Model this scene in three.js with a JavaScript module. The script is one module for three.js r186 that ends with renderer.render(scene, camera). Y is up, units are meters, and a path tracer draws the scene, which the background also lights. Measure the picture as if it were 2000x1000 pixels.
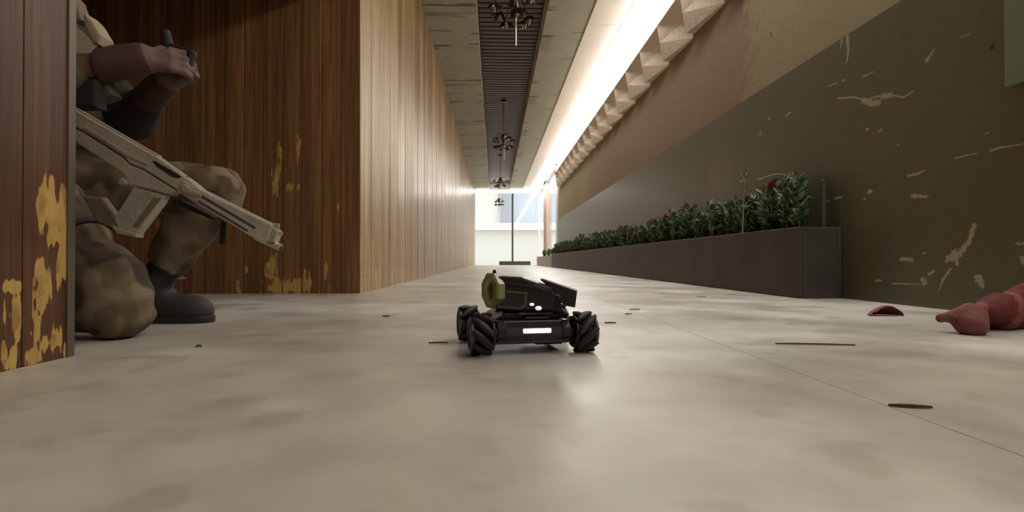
import * as THREE from 'three';
import { mergeGeometries } from 'three/addons/utils/BufferGeometryUtils.js';
import { RoundedBoxGeometry } from 'three/addons/geometries/RoundedBoxGeometry.js';
import { RectAreaLightUniformsLib } from 'three/addons/lights/RectAreaLightUniformsLib.js';

// ---------------------------------------------------------------- camera, sky, light, exposure
const scene = new THREE.Scene();
const FOCAL = 1100, VPX = 966, VPY = 508, EYE = 0.22;           // pixels of the 2000 x 1000 frame, metres
const camera = new THREE.PerspectiveCamera(2 * Math.atan(500 / FOCAL) * 180 / Math.PI, 2, 0.02, 200);
camera.rotation.order = 'YXZ';
camera.position.set(0, EYE, 0);
camera.rotation.y = Math.atan((VPX - 1000) / FOCAL);
camera.rotation.x = Math.atan((VPY - 500) / FOCAL);
camera.updateMatrixWorld(true);
scene.add(camera);
scene.background = new THREE.Color().setRGB(1.3, 1.34, 1.36);     // bright overcast sky beyond the end glazing
RectAreaLightUniformsLib.init();
const renderer = new THREE.WebGLRenderer({ antialias: true });
renderer.toneMapping = THREE.LinearToneMapping;
renderer.toneMappingExposure = 1.3;
renderer.shadowMap.enabled = true;
const LED_LIGHT = 15, LED_COLOR = [1, 0.965, 0.9];

// ---------------------------------------------------------------- helpers
const V = (x, y, z) => new THREE.Vector3(x, y, z);
function ray(px, py) { return V((px - 1000) / FOCAL, (500 - py) / FOCAL, -1).applyQuaternion(camera.quaternion); }
function onFloor(px, py, h = 0) { const d = ray(px, py); return d.multiplyScalar((h - EYE) / d.y).add(camera.position); }
function atZ(px, py, z) { const d = ray(px, py); return d.multiplyScalar(z / d.z).add(camera.position); }
function atX(px, py, x) { const d = ray(px, py); return d.multiplyScalar(x / d.x).add(camera.position); }
function mulberry(a) { return () => { a |= 0; a = a + 0x6D2B79F5 | 0; let t = Math.imul(a ^ a >>> 15, 1 | a); t = t + Math.imul(t ^ t >>> 7, 61 | t) ^ t; return ((t ^ t >>> 14) >>> 0) / 4294967296; }; }
const rnd = mulberry(7);
const rr = (a, b) => a + (b - a) * rnd();
const lerp = (a, b, t) => a + (b - a) * t;
const clamp = (x, a = 0, b = 1) => Math.max(a, Math.min(b, x));
const smooth = (a, b, x) => { const t = clamp((x - a) / (b - a)); return t * t * (3 - 2 * t); };
function hash2(i, j, s) { let h = Math.imul(i, 374761393) + Math.imul(j, 668265263) + Math.imul(s, 1274126177) | 0; h = Math.imul(h ^ h >>> 13, 1274126177); return ((h ^ h >>> 16) >>> 0) / 4294967296; }
function vnoise(x, y, s = 0, px = 0, py = 0) {                     // value noise, optional period
  const i = Math.floor(x), j = Math.floor(y), fx = x - i, fy = y - j, u = fx * fx * (3 - 2 * fx), v = fy * fy * (3 - 2 * fy);
  const w = (a, p) => p ? ((a % p) + p) % p : a;
  const a = hash2(w(i, px), w(j, py), s), b = hash2(w(i + 1, px), w(j, py), s), c = hash2(w(i, px), w(j + 1, py), s), d = hash2(w(i + 1, px), w(j + 1, py), s);
  return lerp(lerp(a, b, u), lerp(c, d, u), v);
}
function fbm(x, y, s = 0, o = 4, px = 0, py = 0) { let r = 0, a = 0.5, n = 0; for (let k = 0; k < o; k++) { r += a * vnoise(x, y, s + k * 17, px, py); n += a; a *= 0.5; x *= 2; y *= 2; px *= 2; py *= 2; } return r / n; }
function noise3(x, y, z, s = 0) { const k = Math.floor(z), f = z - k, u = f * f * (3 - 2 * f); return lerp(vnoise(x, y, s + k * 131), vnoise(x, y, s + (k + 1) * 131), u); }
function makeTex(w, h, fn, srgb = true, wrap = true) {             // fn(u, v) -> [r, g, b] 0..255, v upwards
  const d = new Uint8Array(w * h * 4);
  for (let j = 0; j < h; j++) for (let i = 0; i < w; i++) {
    const c = fn((i + 0.5) / w, (j + 0.5) / h), k = (j * w + i) * 4;
    d[k] = clamp(c[0], 0, 255); d[k + 1] = clamp(c[1], 0, 255); d[k + 2] = clamp(c[2], 0, 255); d[k + 3] = 255;
  }
  const t = new THREE.DataTexture(d, w, h, THREE.RGBAFormat);
  if (srgb) t.colorSpace = THREE.SRGBColorSpace;
  t.magFilter = THREE.LinearFilter; t.minFilter = THREE.LinearMipmapLinearFilter; t.generateMipmaps = true;
  t.wrapS = t.wrapT = wrap ? THREE.RepeatWrapping : THREE.ClampToEdgeWrapping;
  t.needsUpdate = true;
  return t;
}
const mixc = (a, b, t) => [lerp(a[0], b[0], t), lerp(a[1], b[1], t), lerp(a[2], b[2], t)];
// texture whose uv is metres and which covers the rectangle u0..u1, v0..v1
function cover(t, u0, u1, v0, v1) { t.repeat.set(1 / (u1 - u0), 1 / (v1 - v0)); t.offset.set(-u0 / (u1 - u0), -v0 / (v1 - v0)); return t; }
function std(o) { return new THREE.MeshStandardMaterial(o); }
function phys(o) { return new THREE.MeshPhysicalMaterial(o); }
const rgb = (r, g, b) => new THREE.Color().setRGB(r / 255, g / 255, b / 255, THREE.SRGBColorSpace);
const used = {};
function numbered(n) { const k = used[n] = (used[n] ?? -1) + 1; return k ? n + '_' + String(k).padStart(3, '0') : n; }
function mesh(name, geo, mat, parent) {
  const m = new THREE.Mesh(geo, mat); m.castShadow = m.receiveShadow = true;
  if (parent) { m.name = name; parent.add(m); } else { m.name = numbered(name); scene.add(m); }
  return m;
}
function thing(name, label, category, pos = [0, 0, 0], group) {
  const g = new THREE.Group(); g.name = numbered(name); g.position.set(...pos); g.userData = { label, category };
  if (group) g.userData.group = group;
  scene.add(g); return g;
}
function tag(o, label, category, group) { o.userData = { label, category }; if (group) o.userData.group = group; return o; }
function structure(name, label, category) { const g = new THREE.Group(); g.name = numbered(name); g.userData = { kind: 'structure', label, category }; scene.add(g); return g; }
function copyOf(o, label) { const c = o.clone(); c.name = numbered(o.name.replace(/_\d{3}$/, '')); c.userData = { ...o.userData }; if (label) c.userData.label = label; scene.add(c); return c; }
// box from corners, uv in metres of its own axes; chamfer c softens all edges
function box(x0, x1, y0, y1, z0, z1, c = 0) {
  let g = c ? new RoundedBoxGeometry(x1 - x0, y1 - y0, z1 - z0, 1, c) : new THREE.BoxGeometry(x1 - x0, y1 - y0, z1 - z0);
  g.translate((x0 + x1) / 2, (y0 + y1) / 2, (z0 + z1) / 2);
  return metreUV(g);
}
function metreUV(g, du = 0, dv = 0) {
  if (g.index) g = g.toNonIndexed();
  const p = g.attributes.position, uv = new Float32Array(p.count * 2), a = V(), b = V(), c = V(), n = V();
  for (let i = 0; i < p.count; i += 3) {
    a.fromBufferAttribute(p, i); b.fromBufferAttribute(p, i + 1); c.fromBufferAttribute(p, i + 2);
    n.copy(b).sub(a).cross(c.clone().sub(a)); const ax = Math.abs(n.x), ay = Math.abs(n.y), az = Math.abs(n.z);
    [a, b, c].forEach((q, k) => {
      const [u, v] = ax >= ay && ax >= az ? [q.z, q.y] : ay >= az ? [q.x, q.z] : [q.x, q.y];
      uv[(i + k) * 2] = u + du; uv[(i + k) * 2 + 1] = v + dv;
    });
  }
  g.setAttribute('uv', new THREE.BufferAttribute(uv, 2));
  return g;
}
function merge(list) { return mergeGeometries(list.map(g => { const q = g.index ? g.toNonIndexed() : g; for (const k of Object.keys(q.attributes)) if (!['position', 'normal', 'uv'].includes(k)) q.deleteAttribute(k); return q; })); }
function rod(a, b, r0, r1 = r0, seg = 10) {
  const d = b.clone().sub(a), g = new THREE.CylinderGeometry(r1, r0, d.length(), seg);
  g.applyQuaternion(new THREE.Quaternion().setFromUnitVectors(V(0, 1, 0), d.clone().normalize()));
  return g.translate((a.x + b.x) / 2, (a.y + b.y) / 2, (a.z + b.z) / 2);
}
// prism from a polygon of [x, y], z from -t/2 to t/2, bevelled
function slab(pts, t, bevel = 0.002) {
  const s = new THREE.Shape(pts.map(p => new THREE.Vector2(p[0], p[1])));
  const g = new THREE.ExtrudeGeometry(s, { depth: Math.max(t - 2 * bevel, 1e-4), bevelEnabled: bevel > 0, bevelSize: bevel, bevelOffset: -bevel, bevelThickness: bevel, bevelSegments: 2 });
  return g.translate(0, 0, -Math.max(t - 2 * bevel, 1e-4) / 2);
}

// ---------------------------------------------------------------- main measures
const LEFT = onFloor(715, 570).x;                 // corridor face of the timber wall
const CORNER_Z = onFloor(690, 573).z;             // where the side passage ends
const NEAR_X = onFloor(130, 698).x, NEAR_Z = onFloor(148, 696).z;
const RIGHT = 2.0, CEIL = 3.35, END = -25, GLASS = -17.7, BACK = 5;
const RECESS_L = -0.228, RECESS_R = 0.66, BAND_R = 1.226, PANEL_R = 1.67, RECESS_Y = 3.62;

// ---------------------------------------------------------------- materials
const floorTex = makeTex(1024, 1024, (u, v) => {
  const a = fbm(u * 6, v * 6, 3, 5, 6, 6), b = fbm(u * 24, v * 24, 9, 4, 24, 24), c = fbm(u * 3, v * 3, 31, 4, 3, 3);
  let col = mixc([174, 168, 157], [200, 195, 187], smooth(0.35, 0.65, a));
  col = mixc(col, [170, 160, 143], smooth(0.46, 0.6, c) * 0.6);
  const dk = smooth(0.6, 0.74, fbm(u * 26 + 3.1, v * 26, 57, 5, 26, 26));
  col = mixc(col, [152, 142, 124], dk * 0.4);
  const n = (b - 0.5) * 34;
  return [col[0] + n, col[1] + n, col[2] + n];
});
const floorRough = makeTex(512, 512, (u, v) => { const a = fbm(u * 8, v * 8, 71, 5, 8, 8); const r = 96 + (a - 0.5) * 90; return [r, r, r]; }, false);
for (const t of [floorTex, floorRough]) t.repeat.set(1 / 2.6, 1 / 2.6);
const M = {};
M.floor = std({ map: floorTex, roughness: 1, roughnessMap: floorRough });
function grain(x, y, seed) {                      // wood, x across and y along the fibre, metres
  const w = fbm(x * 60, y * 1.6, seed, 4), f = fbm(x * 260, y * 5, seed + 40, 3), b = fbm(x * 9, y * 0.5, seed + 80, 3);
  return [w, f, b];
}
const WOOD_A = [110, 76, 47], WOOD_B = [146, 108, 70], WOOD_C = [88, 58, 36];
function woodColor(x, y, seed) {
  const [w, f, b] = grain(x, y, seed);
  let c = mixc(WOOD_A, WOOD_B, smooth(0.3, 0.7, w) * 0.7 + (b - 0.5) * 0.8);
  c = mixc(c, WOOD_C, smooth(0.5, 0.75, f) * 0.55);
  return c;
}
// places where the brown veneer has come away: blobs [x, y, rx, ry] in metres
function peeled(blobs, x, y, seed) {
  let m = -9;
  for (const [bx, by, rx, ry] of blobs) { const d = 1 - Math.hypot((x - bx) / rx, (y - by) / ry); if (d > m) m = d; }
  if (m < -1.2) return 0;
  const n = fbm(x * 90, y * 14, seed, 4) - 0.5 + (fbm(x * 20, y * 12, seed + 5, 3) - 0.5);
  return smooth(0.0, 0.07, m * 0.75 + n * 1.5 - 0.08);
}
function woodTex(w, h, u0, u1, v0, v1, seed, blobs, wallTone) {
  return cover(makeTex(w, h, (u, v) => {
    const x = lerp(u0, u1, u), y = lerp(v0, v1, v), p = peeled(blobs, x, y, seed + 300); let c = woodColor(x, y, seed);
    if (wallTone) c = c.map((v, i) => v * wallTone[i]);  // colour factor per wall; the near wall is darkened for its weaker light
    if (!p) return c;
    const g = fbm(x * 120, y * 12, seed + 7, 3), bare = mixc([172, 134, 66], [204, 170, 96], g);
    return mixc(c, mixc(bare, [150, 108, 60], smooth(0.55, 0.8, fbm(x * 30, y * 20, seed + 9, 3)) * 0.8), p);
  }, true, false), u0, u1, v0, v1);
}
const woodTile = makeTex(512, 1024, (u, v) => woodColor(u * 1.0, v * 3.0, 11).map((c, i) => c * [1.44, 1.7, 1.92][i]));
woodTile.repeat.set(1, 1 / 3);
const woodBumpTex = makeTex(512, 512, (u, v) => { const f = fbm(u * 160, v * 6, 5, 3, 160, 6) * 255; return [f, f, f]; }, false);
woodBumpTex.repeat.set(1, 0.6);
M.wood = std({ map: woodTile, roughness: 0.34, bumpMap: woodBumpTex, bumpScale: 0.0006 });
M.wood2 = std({ map: woodTile, color: rgb(238, 230, 222), roughness: 0.38, bumpMap: woodBumpTex, bumpScale: 0.0006 });
M.wood3 = std({ map: woodTile, color: rgb(222, 208, 198), roughness: 0.32, bumpMap: woodBumpTex, bumpScale: 0.0006 });
const bz = (list, z) => list.map(([px, py, rx, ry]) => { const p = atZ(px, py, z); return [p.x, p.y, rx, ry]; });
const bx = (list, x) => list.map(([px, py, rx, ry]) => { const p = atX(px, py, x); return [p.z, p.y, rx, ry]; });
M.woodPassage = std({ map: woodTex(1400, 1900, -4.6, LEFT + 0.05, 0, CEIL, 21, bz([
  [543, 332, 0.035, 0.11], [543, 290, 0.03, 0.04], [566, 366, 0.04, 0.035], [583, 290, 0.012, 0.06], [581, 365, 0.012, 0.02],
  [529, 528, 0.03, 0.15], [560, 562, 0.17, 0.07], [600, 558, 0.06, 0.08], [535, 566, 0.06, 0.08], [480, 530, 0.01, 0.08], [635, 525, 0.012, 0.06], [660, 405, 0.01, 0.02], [465, 560, 0.02, 0.05]], CORNER_Z), [1.05, 1.01, 0.96]), roughness: 0.5, bumpMap: woodBumpTex, bumpScale: 0.0006 });
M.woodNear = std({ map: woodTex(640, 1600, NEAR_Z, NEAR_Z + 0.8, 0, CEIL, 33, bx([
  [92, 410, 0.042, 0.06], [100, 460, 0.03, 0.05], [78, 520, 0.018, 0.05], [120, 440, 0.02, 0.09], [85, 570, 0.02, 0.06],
  [60, 650, 0.045, 0.05], [40, 625, 0.03, 0.04], [95, 670, 0.05, 0.03], [30, 700, 0.05, 0.04], [128, 690, 0.02, 0.03], [60, 690, 0.04, 0.03], [30, 560, 0.02, 0.012], [10, 690, 0.03, 0.03]], NEAR_X), [0.7, 0.6, 0.54]), roughness: 0.5, bumpMap: woodBumpTex, bumpScale: 0.0006 });  // colour darkened to stand in for the weaker light on this wall
M.woodCorner = std({ map: woodTex(700, 1500, CORNER_Z - 1.6, CORNER_Z, 0, CEIL, 45, bx([
  [706, 500, 0.03, 0.14], [716, 545, 0.06, 0.07], [735, 545, 0.06, 0.07], [728, 485, 0.03, 0.06], [765, 540, 0.04, 0.04], [800, 490, 0.04, 0.05]], LEFT), [1.4, 1.62, 1.8]), roughness: 0.42, bumpMap: woodBumpTex, bumpScale: 0.0006 });
M.woodDim = std({ map: woodTile, color: rgb(176, 150, 134), roughness: 0.45, bumpMap: woodBumpTex, bumpScale: 0.0006 });  // darker copy of the wood tile, dim light put into the colour
M.batten = std({ map: woodTile, roughness: 0.7 });
M.screed = std({ color: rgb(150, 144, 132), roughness: 0.95 });
const concreteTex = makeTex(1024, 1024, (u, v) => {
  const a = fbm(u * 5, v * 5, 101, 5, 5, 5), b = fbm(u * 40, v * 40, 119, 3, 40, 40);
  let c = mixc([168, 163, 149], [186, 181, 168], a); c = mixc(c, [136, 129, 112], smooth(0.6, 0.75, fbm(u * 4, v * 4, 140, 5, 4, 4)) * 0.5);
  const cr = smooth(0.7, 0.74, fbm(u * 4, v * 26, 150, 3, 4, 26)) * smooth(0.5, 0.6, fbm(u * 3, v * 3, 160, 3, 3, 3)); c = mixc(c, [92, 82, 66], cr * 0.7);
  return [c[0] + (b - 0.5) * 16, c[1] + (b - 0.5) * 16, c[2] + (b - 0.5) * 16];
});
concreteTex.repeat.set(1 / 2.9, 1 / 2.9);
M.concrete = std({ map: concreteTex, color: rgb(244, 252, 255), roughness: 0.85 });
const blockTex = makeTex(256, 256, (u, v) => { const a = fbm(u * 6, v * 6, 171, 5, 6, 6), b = fbm(u * 50, v * 50, 177, 2, 50, 50); const c = mixc([206, 192, 174], [226, 214, 198], a), n = (b - 0.5) * 30; return [c[0] + n, c[1] + n, c[2] + n]; });
M.block = std({ map: blockTex, roughness: 0.9 });
M.panel = std({ color: rgb(236, 231, 226), roughness: 0.6 });
M.slat = std({ color: rgb(70, 60, 50), roughness: 0.5 });
M.led = std({ color: 0x222222, emissive: new THREE.Color().setRGB(...LED_COLOR), emissiveIntensity: 2.2, roughness: 0.5 });
M.white = std({ color: rgb(236, 235, 230), roughness: 0.5 });
M.metal = std({ color: rgb(104, 94, 82), roughness: 0.45, metalness: 0.4 });
M.bronze = std({ color: rgb(84, 74, 62), roughness: 0.45, metalness: 0.3 });
M.pane = phys({ color: 0xffffff, transmission: 1, roughness: 0.02, thickness: 0, ior: 1.45, specularIntensity: 0.25 });

// green painted dado with chips and scratches down to pale plaster; strokes in pixels of the photograph -> metres on the wall
const chips = [];
function chip(pts, w0, w1 = w0) { const q = pts.map(([a, b]) => { const p = atX(a, b, RIGHT); return [p.z, p.y]; }); for (let i = 0; i < q.length - 1; i++) chips.push([...q[i], ...q[i + 1], lerp(w0, w1, i / (q.length - 1)), lerp(w0, w1, (i + 1) / (q.length - 1))]); }
chip([[1655, 72], [1657, 100], [1653, 124]], 0.016, 0.006); chip([[1644, 78], [1641, 96]], 0.01, 0.004);
chip([[1636, 192], [1668, 190], [1690, 196], [1715, 188], [1740, 186], [1765, 190], [1784, 178]], 0.006, 0.004);
chip([[1686, 196], [1702, 202], [1718, 200]], 0.02, 0.014); chip([[1722, 188], [1740, 186]], 0.014);
chip([[1686, 150], [1706, 140]], 0.007, 0.003); chip([[1620, 168], [1634, 162]], 0.006); chip([[1645, 158], [1650, 156]], 0.006);
chip([[1878, 72], [1895, 66]], 0.004, 0.002); chip([[1810, 118], [1824, 98]], 0.01, 0.004);
chip([[1535, 226], [1543, 220]], 0.01); chip([[1501, 232], [1504, 230]], 0.01); chip([[1692, 252], [1696, 252]], 0.008); chip([[1716, 258], [1722, 252]], 0.006);
chip([[1484, 262], [1486, 260]], 0.01); chip([[1752, 284], [1756, 283]], 0.005); chip([[1922, 262], [1930, 260]], 0.003);
chip([[1866, 309], [1885, 304], [1910, 299]], 0.005, 0.002); chip([[1935, 294], [1955, 288], [2000, 281]], 0.005, 0.003);
chip([[1774, 343], [1790, 340], [1806, 333]], 0.008, 0.004); chip([[1780, 383], [1812, 384]], 0.011, 0.007); chip([[1632, 388], [1645, 384]], 0.009, 0.006); chip([[1612, 395], [1620, 393]], 0.006);
chip([[1697, 375], [1702, 374]], 0.012); chip([[1686, 390], [1690, 389]], 0.006);
chip([[1760, 506], [1782, 508]], 0.01); chip([[1803, 495], [1808, 494]], 0.005); chip([[1710, 548], [1722, 548]], 0.006); chip([[1742, 553], [1758, 554], [1806, 556]], 0.005, 0.002);
chip([[1903, 440], [1893, 470], [1880, 490], [1862, 504]], 0.012, 0.016); chip([[1868, 498], [1850, 508]], 0.026, 0.014); chip([[1866, 505], [1870, 516]], 0.022, 0.01);
chip([[1856, 525], [1842, 545], [1835, 565]], 0.008, 0.005); chip([[1815, 535], [1823, 530]], 0.008); chip([[1803, 548], [1806, 552]], 0.016); chip([[1912, 545], [1920, 560]], 0.022, 0.012); chip([[1986, 475], [2000, 476]], 0.006); chip([[1997, 505], [2004, 515]], 0.014);
const holes = [[1938, 92, 0.012]].map(([a, b, r]) => { const p = atX(a, b, RIGHT); return [p.z, p.y, r]; });
const DADO = atX(1645, 74, RIGHT).y;
function greenColor(x, y, near) {
  const a = fbm(x * 2.2, y * 2.2, 201, 4), b = fbm(x * 40, y * 40, 207, 3), d = fbm(x * 5, y * 1.2, 211, 4);
  let c = mixc([84, 82, 59], [97, 90, 67], a); c = mixc(c, [77, 84, 65], smooth(0.5, 0.7, d) * 0.6);
  const n = (b - 0.5) * 7; c = [c[0] + n, c[1] + n, c[2] + n];
  if (near) {
    let m = 0;
    for (const [x0, y0, x1, y1, w0, w1] of chips) {
      const lx = Math.min(x0, x1) - 0.05, hx = Math.max(x0, x1) + 0.05; if (x < lx || x > hx) continue;
      const dx = x1 - x0, dy = y1 - y0, t = clamp(((x - x0) * dx + (y - y0) * dy) / (dx * dx + dy * dy + 1e-9)), dist = Math.hypot(x - x0 - dx * t, y - y0 - dy * t), w = lerp(w0, w1, t);
      const k = 1 - dist / w; if (k > m - 1) m = Math.max(m, k + (fbm(x * 130, y * 130, 233, 3) - 0.5) * 1.6);
    }
    if (m > 0) c = mixc(c, [176, 164, 134], smooth(0, 0.25, m) * 0.85);
    for (const [hx, hy, r] of holes) { const k = 1 - Math.hypot((x - hx), (y - hy)) / r + (fbm(x * 90, y * 90, 239, 2) - 0.5) * 0.8; c = mixc(c, [28, 22, 14], smooth(0, 0.2, k)); }
  }
  return c;
}
const DZ0 = -5.2, DZ1 = -1.6;
const greenNear = cover(makeTex(2048, 832, (u, v) => greenColor(lerp(DZ0, DZ1, u), lerp(0, DADO, v), true), true, false), DZ0, DZ1, 0, DADO);
const greenFar = makeTex(512, 512, (u, v) => { const a = fbm(u * 6, v * 6, 301, 5, 6, 6), b = fbm(u * 60, v * 60, 303, 2, 60, 60); const c = mixc([84, 82, 59], [95, 89, 67], a); const n = (b - 0.5) * 7; return [c[0] + n, c[1] + n, c[2] + n]; });
greenFar.repeat.set(0.4, 0.4);
M.greenNear = std({ map: greenNear, roughness: 0.34 });
M.greenFar = std({ map: greenFar, roughness: 0.38 });
// upper plaster: tan, blending into a broad pinkish patch with noisy edges
const PZ0 = -18, PZ1 = -1;
M.plaster = std({ map: cover(makeTex(2048, 512, (u, v) => {
  const x = lerp(PZ0, PZ1, u), y = lerp(DADO, CEIL, v), a = fbm(x * 1.5, y * 1.5, 401, 5), b = fbm(x * 24, y * 24, 409, 3);
  let c = mixc([150, 135, 104], [162, 147, 116], a);
  const e = x + (a - 0.5) * 1.6 + (b - 0.5) * 0.5;
  c = mixc(c, [140, 113, 92], smooth(-4.3, -4.75, e) * smooth(-13, -9.5, e) * (0.75 + 0.25 * fbm(x * 0.9, y * 2, 415, 3)));
  const n = (b - 0.5) * 10; c = [c[0] + n, c[1] + n, c[2] + n];
  for (const [px, py, r] of [[1505, 68, 0.016], [1520, 125, 0.01]]) { const p = atX(px, py, RIGHT); c = mixc(c, [84, 70, 44], smooth(0.2, 0.5, 1 - Math.hypot((x - p.z), (y - p.y) * 0.6) / r)); }
  return c;
}, true, false), PZ0, PZ1, DADO, CEIL), roughness: 0.8 });

// ---------------------------------------------------------------- structure: floor
const fl = structure('floor', 'polished mottled beige stone floor of the corridor', 'floor');
const JOINT = onFloor(1740, 795).x;
mesh('slab', box(-5, JOINT - 0.0008, -0.1, 0, END - 0.2, BACK, 0.0006), M.floor, fl);
mesh('slab', box(JOINT + 0.0008, RIGHT + 0.2, -0.1, 0, END - 0.2, BACK, 0.0006), M.floor, fl);
mesh('screed', box(-5.1, RIGHT + 0.3, -0.2, -0.02, END - 0.3, BACK + 0.1), M.screed, fl).position.y = -0.0805;

// ---------------------------------------------------------------- structure: timber walls, plank by plank
const planksMat = [M.wood, M.wood2, M.wood3];
const wl = structure('wall_left', 'tall brown timber plank wall along the corridor', 'wall');
mesh('backing', box(LEFT - 0.22, LEFT - 0.03, 0, CEIL, END, CORNER_Z - 0.04), M.batten, wl);
{
  const H = CEIL, widths = [0.12, 0.24, 0.17, 0.3, 0.15];
  const variants = widths.map((W, k) => { const g = box(-0.03, 0, 0, H, -W + 0.0006, 0, 0.0016), uv = g.attributes.uv; for (let i = 0; i < uv.count; i++) uv.setX(i, uv.getX(i) + k * 0.2); return g; });
  let k = 0, W = 0.19;
  for (let z = CORNER_Z - 0.012; z - 0.3 > END; z -= W, k++) {
    const pick = Math.floor(rnd() * 5); W = k < 8 ? [0.13, 0.2, 0.16, 0.24][k % 4] : widths[pick];
    if (k < 8) { mesh('plank', box(LEFT - 0.03, LEFT + [0, -0.0018, 0.0014, -0.001][k % 4], 0, H, z - W + 0.0006, z, 0.0016), M.woodCorner, wl); continue; }
    const p = mesh('plank', variants[pick], planksMat[Math.floor(rnd() * 3)], wl);
    p.position.set(LEFT + [0, -0.0018, 0.0014, -0.001][k % 4], 0, z);
  }
}
const wp = structure('wall_back', 'brown timber plank wall closing the side passage, veneer peeled in spots', 'wall');
mesh('backing', box(-4.6, LEFT - 0.02, 0, CEIL, CORNER_Z - 0.2, CORNER_Z - 0.024), M.batten, wp);
{
  const W = 0.127; let k = 0;
  for (let x = LEFT - 0.002; x - W > -4.6; x -= W, k++) mesh('plank', box(x - W + 0.003, x, 0, CEIL, CORNER_Z - 0.03, CORNER_Z + [0, -0.0025, 0.0015, -0.001][k % 4], 0.003), M.woodPassage, wp);
}
const wn = structure('wall_near', 'brown timber plank wall end with yellow peeled veneer', 'wall');
mesh('backing', box(NEAR_X - 0.25, NEAR_X - 0.02, 0, CEIL, NEAR_Z + 0.005, BACK), M.batten, wn);
mesh('return_face', box(-4.8, NEAR_X - 0.01, 0, CEIL, NEAR_Z + 0.002, NEAR_Z + 0.22), M.woodDim, wn);
{
  const W = 0.127; let k = 0;
  for (let z = NEAR_Z + 0.006; z + W < 2.2; z += W, k++) mesh('plank', box(NEAR_X - 0.03, NEAR_X + [0, -0.0012, 0.0008][k % 3], 0, CEIL, z, z + W - 0.0008, 0.0015), k < 5 ? M.woodNear : M.woodDim, wn);
  mesh('plank', box(NEAR_X - 0.03, NEAR_X, 0, CEIL, 2.2, BACK), M.woodDim, wn);
}
const tr = structure('trim_1', 'narrow grey metal corner guard on the timber wall end', 'trim');
mesh('guard_face', box(NEAR_X - 0.004, NEAR_X + 0.004, 0, CEIL, NEAR_Z - 0.003, NEAR_Z + 0.016, 0.001), M.metal, tr);
mesh('guard_return', box(NEAR_X - 0.022, NEAR_X + 0.004, 0, CEIL, NEAR_Z - 0.006, NEAR_Z - 0.001, 0.001), M.metal, tr);
const shadeBlock = structure('wall_shade_block', 'unseen timber block added to shade the top of the side passage wall', 'wall');
mesh('shade_block', box(LEFT - 0.2, LEFT - 0.01, 2.1, CEIL, CORNER_Z, NEAR_Z), M.woodDim, shadeBlock);  // unseen block, added to keep the top of the passage wall dark
const we = structure('wall_passage', 'timber wall at the end of the side passage', 'wall');
mesh('boarding', box(-4.8, -4.6, 0, CEIL, CORNER_Z - 0.2, NEAR_Z + 0.2), M.woodDim, we);
const wb = structure('wall_rear', 'plain plaster wall closing the corridor behind', 'wall');
mesh('plaster', box(-1.3, RIGHT + 0.2, 0, RECESS_Y + 0.2, BACK, BACK + 0.2), M.concrete, wb);

// ---------------------------------------------------------------- structure: painted wall
const wr = structure('wall_right', 'painted corridor wall, olive green below and tan plaster above', 'wall');
mesh('dado', box(RIGHT, RIGHT + 0.1, 0, DADO, DZ0, DZ1), M.greenNear, wr);
mesh('dado', box(RIGHT, RIGHT + 0.1, 0, DADO, GLASS, DZ0), M.greenFar, wr);
mesh('dado', box(RIGHT, RIGHT + 0.1, 0, DADO, DZ1, BACK), M.greenFar, wr);
mesh('plaster', box(RIGHT + 0.003, RIGHT + 0.1, DADO, RECESS_Y, GLASS, BACK), M.plaster, wr);
mesh('masonry', box(RIGHT + 0.1, RIGHT + 0.25, 0, RECESS_Y, GLASS, BACK), M.concrete, wr);

// ---------------------------------------------------------------- structure: ceiling
const ce = structure('ceiling', 'concrete ceiling with a dark slatted recess and a white panel strip', 'ceiling');
mesh('concrete_band', box(LEFT - 0.25, RECESS_L, CEIL, CEIL + 0.4, END, BACK), M.concrete, ce);
mesh('concrete_band', box(RECESS_R, BAND_R, CEIL, CEIL + 0.4, END, BACK), M.concrete, ce);
mesh('passage_soffit', box(-4.8, LEFT - 0.2, CEIL, CEIL + 0.2, CORNER_Z - 0.2, NEAR_Z + 0.2), M.concrete, ce);
mesh('recess_board', box(RECESS_L - 0.05, RECESS_R + 0.05, RECESS_Y + 0.05, RECESS_Y + 0.2, END, BACK), M.slat, ce);
mesh('roof_slab', box(BAND_R - 0.05, RIGHT + 0.25, CEIL + 0.03, CEIL + 0.3, END, BACK), M.concrete, ce);
{
  const P = 0.15, sg = box(RECESS_L + 0.004, RECESS_R - 0.004, 0, 0.05, -P + 0.035, 0, 0.006);
  for (let z = BACK; z - P > END; z -= P) mesh('slat', sg, M.slat, ce).position.set(0, RECESS_Y, z);
  const PJ = 2.28; let z = -7.4 + 5 * PJ;
  while (z > END + 0.1) { const z1 = Math.max(z - PJ, END); mesh('ceiling_panel', box(BAND_R + 0.002, PANEL_R, CEIL - 0.012, CEIL + 0.03, z1 + 0.006, z - 0.006, 0.003), M.panel, ce); z -= PJ; }
  mesh('edge_strip', box(PANEL_R, RIGHT + 0.003, CEIL - 0.012, CEIL + 0.03, END, BACK), M.panel, ce);
}

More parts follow.
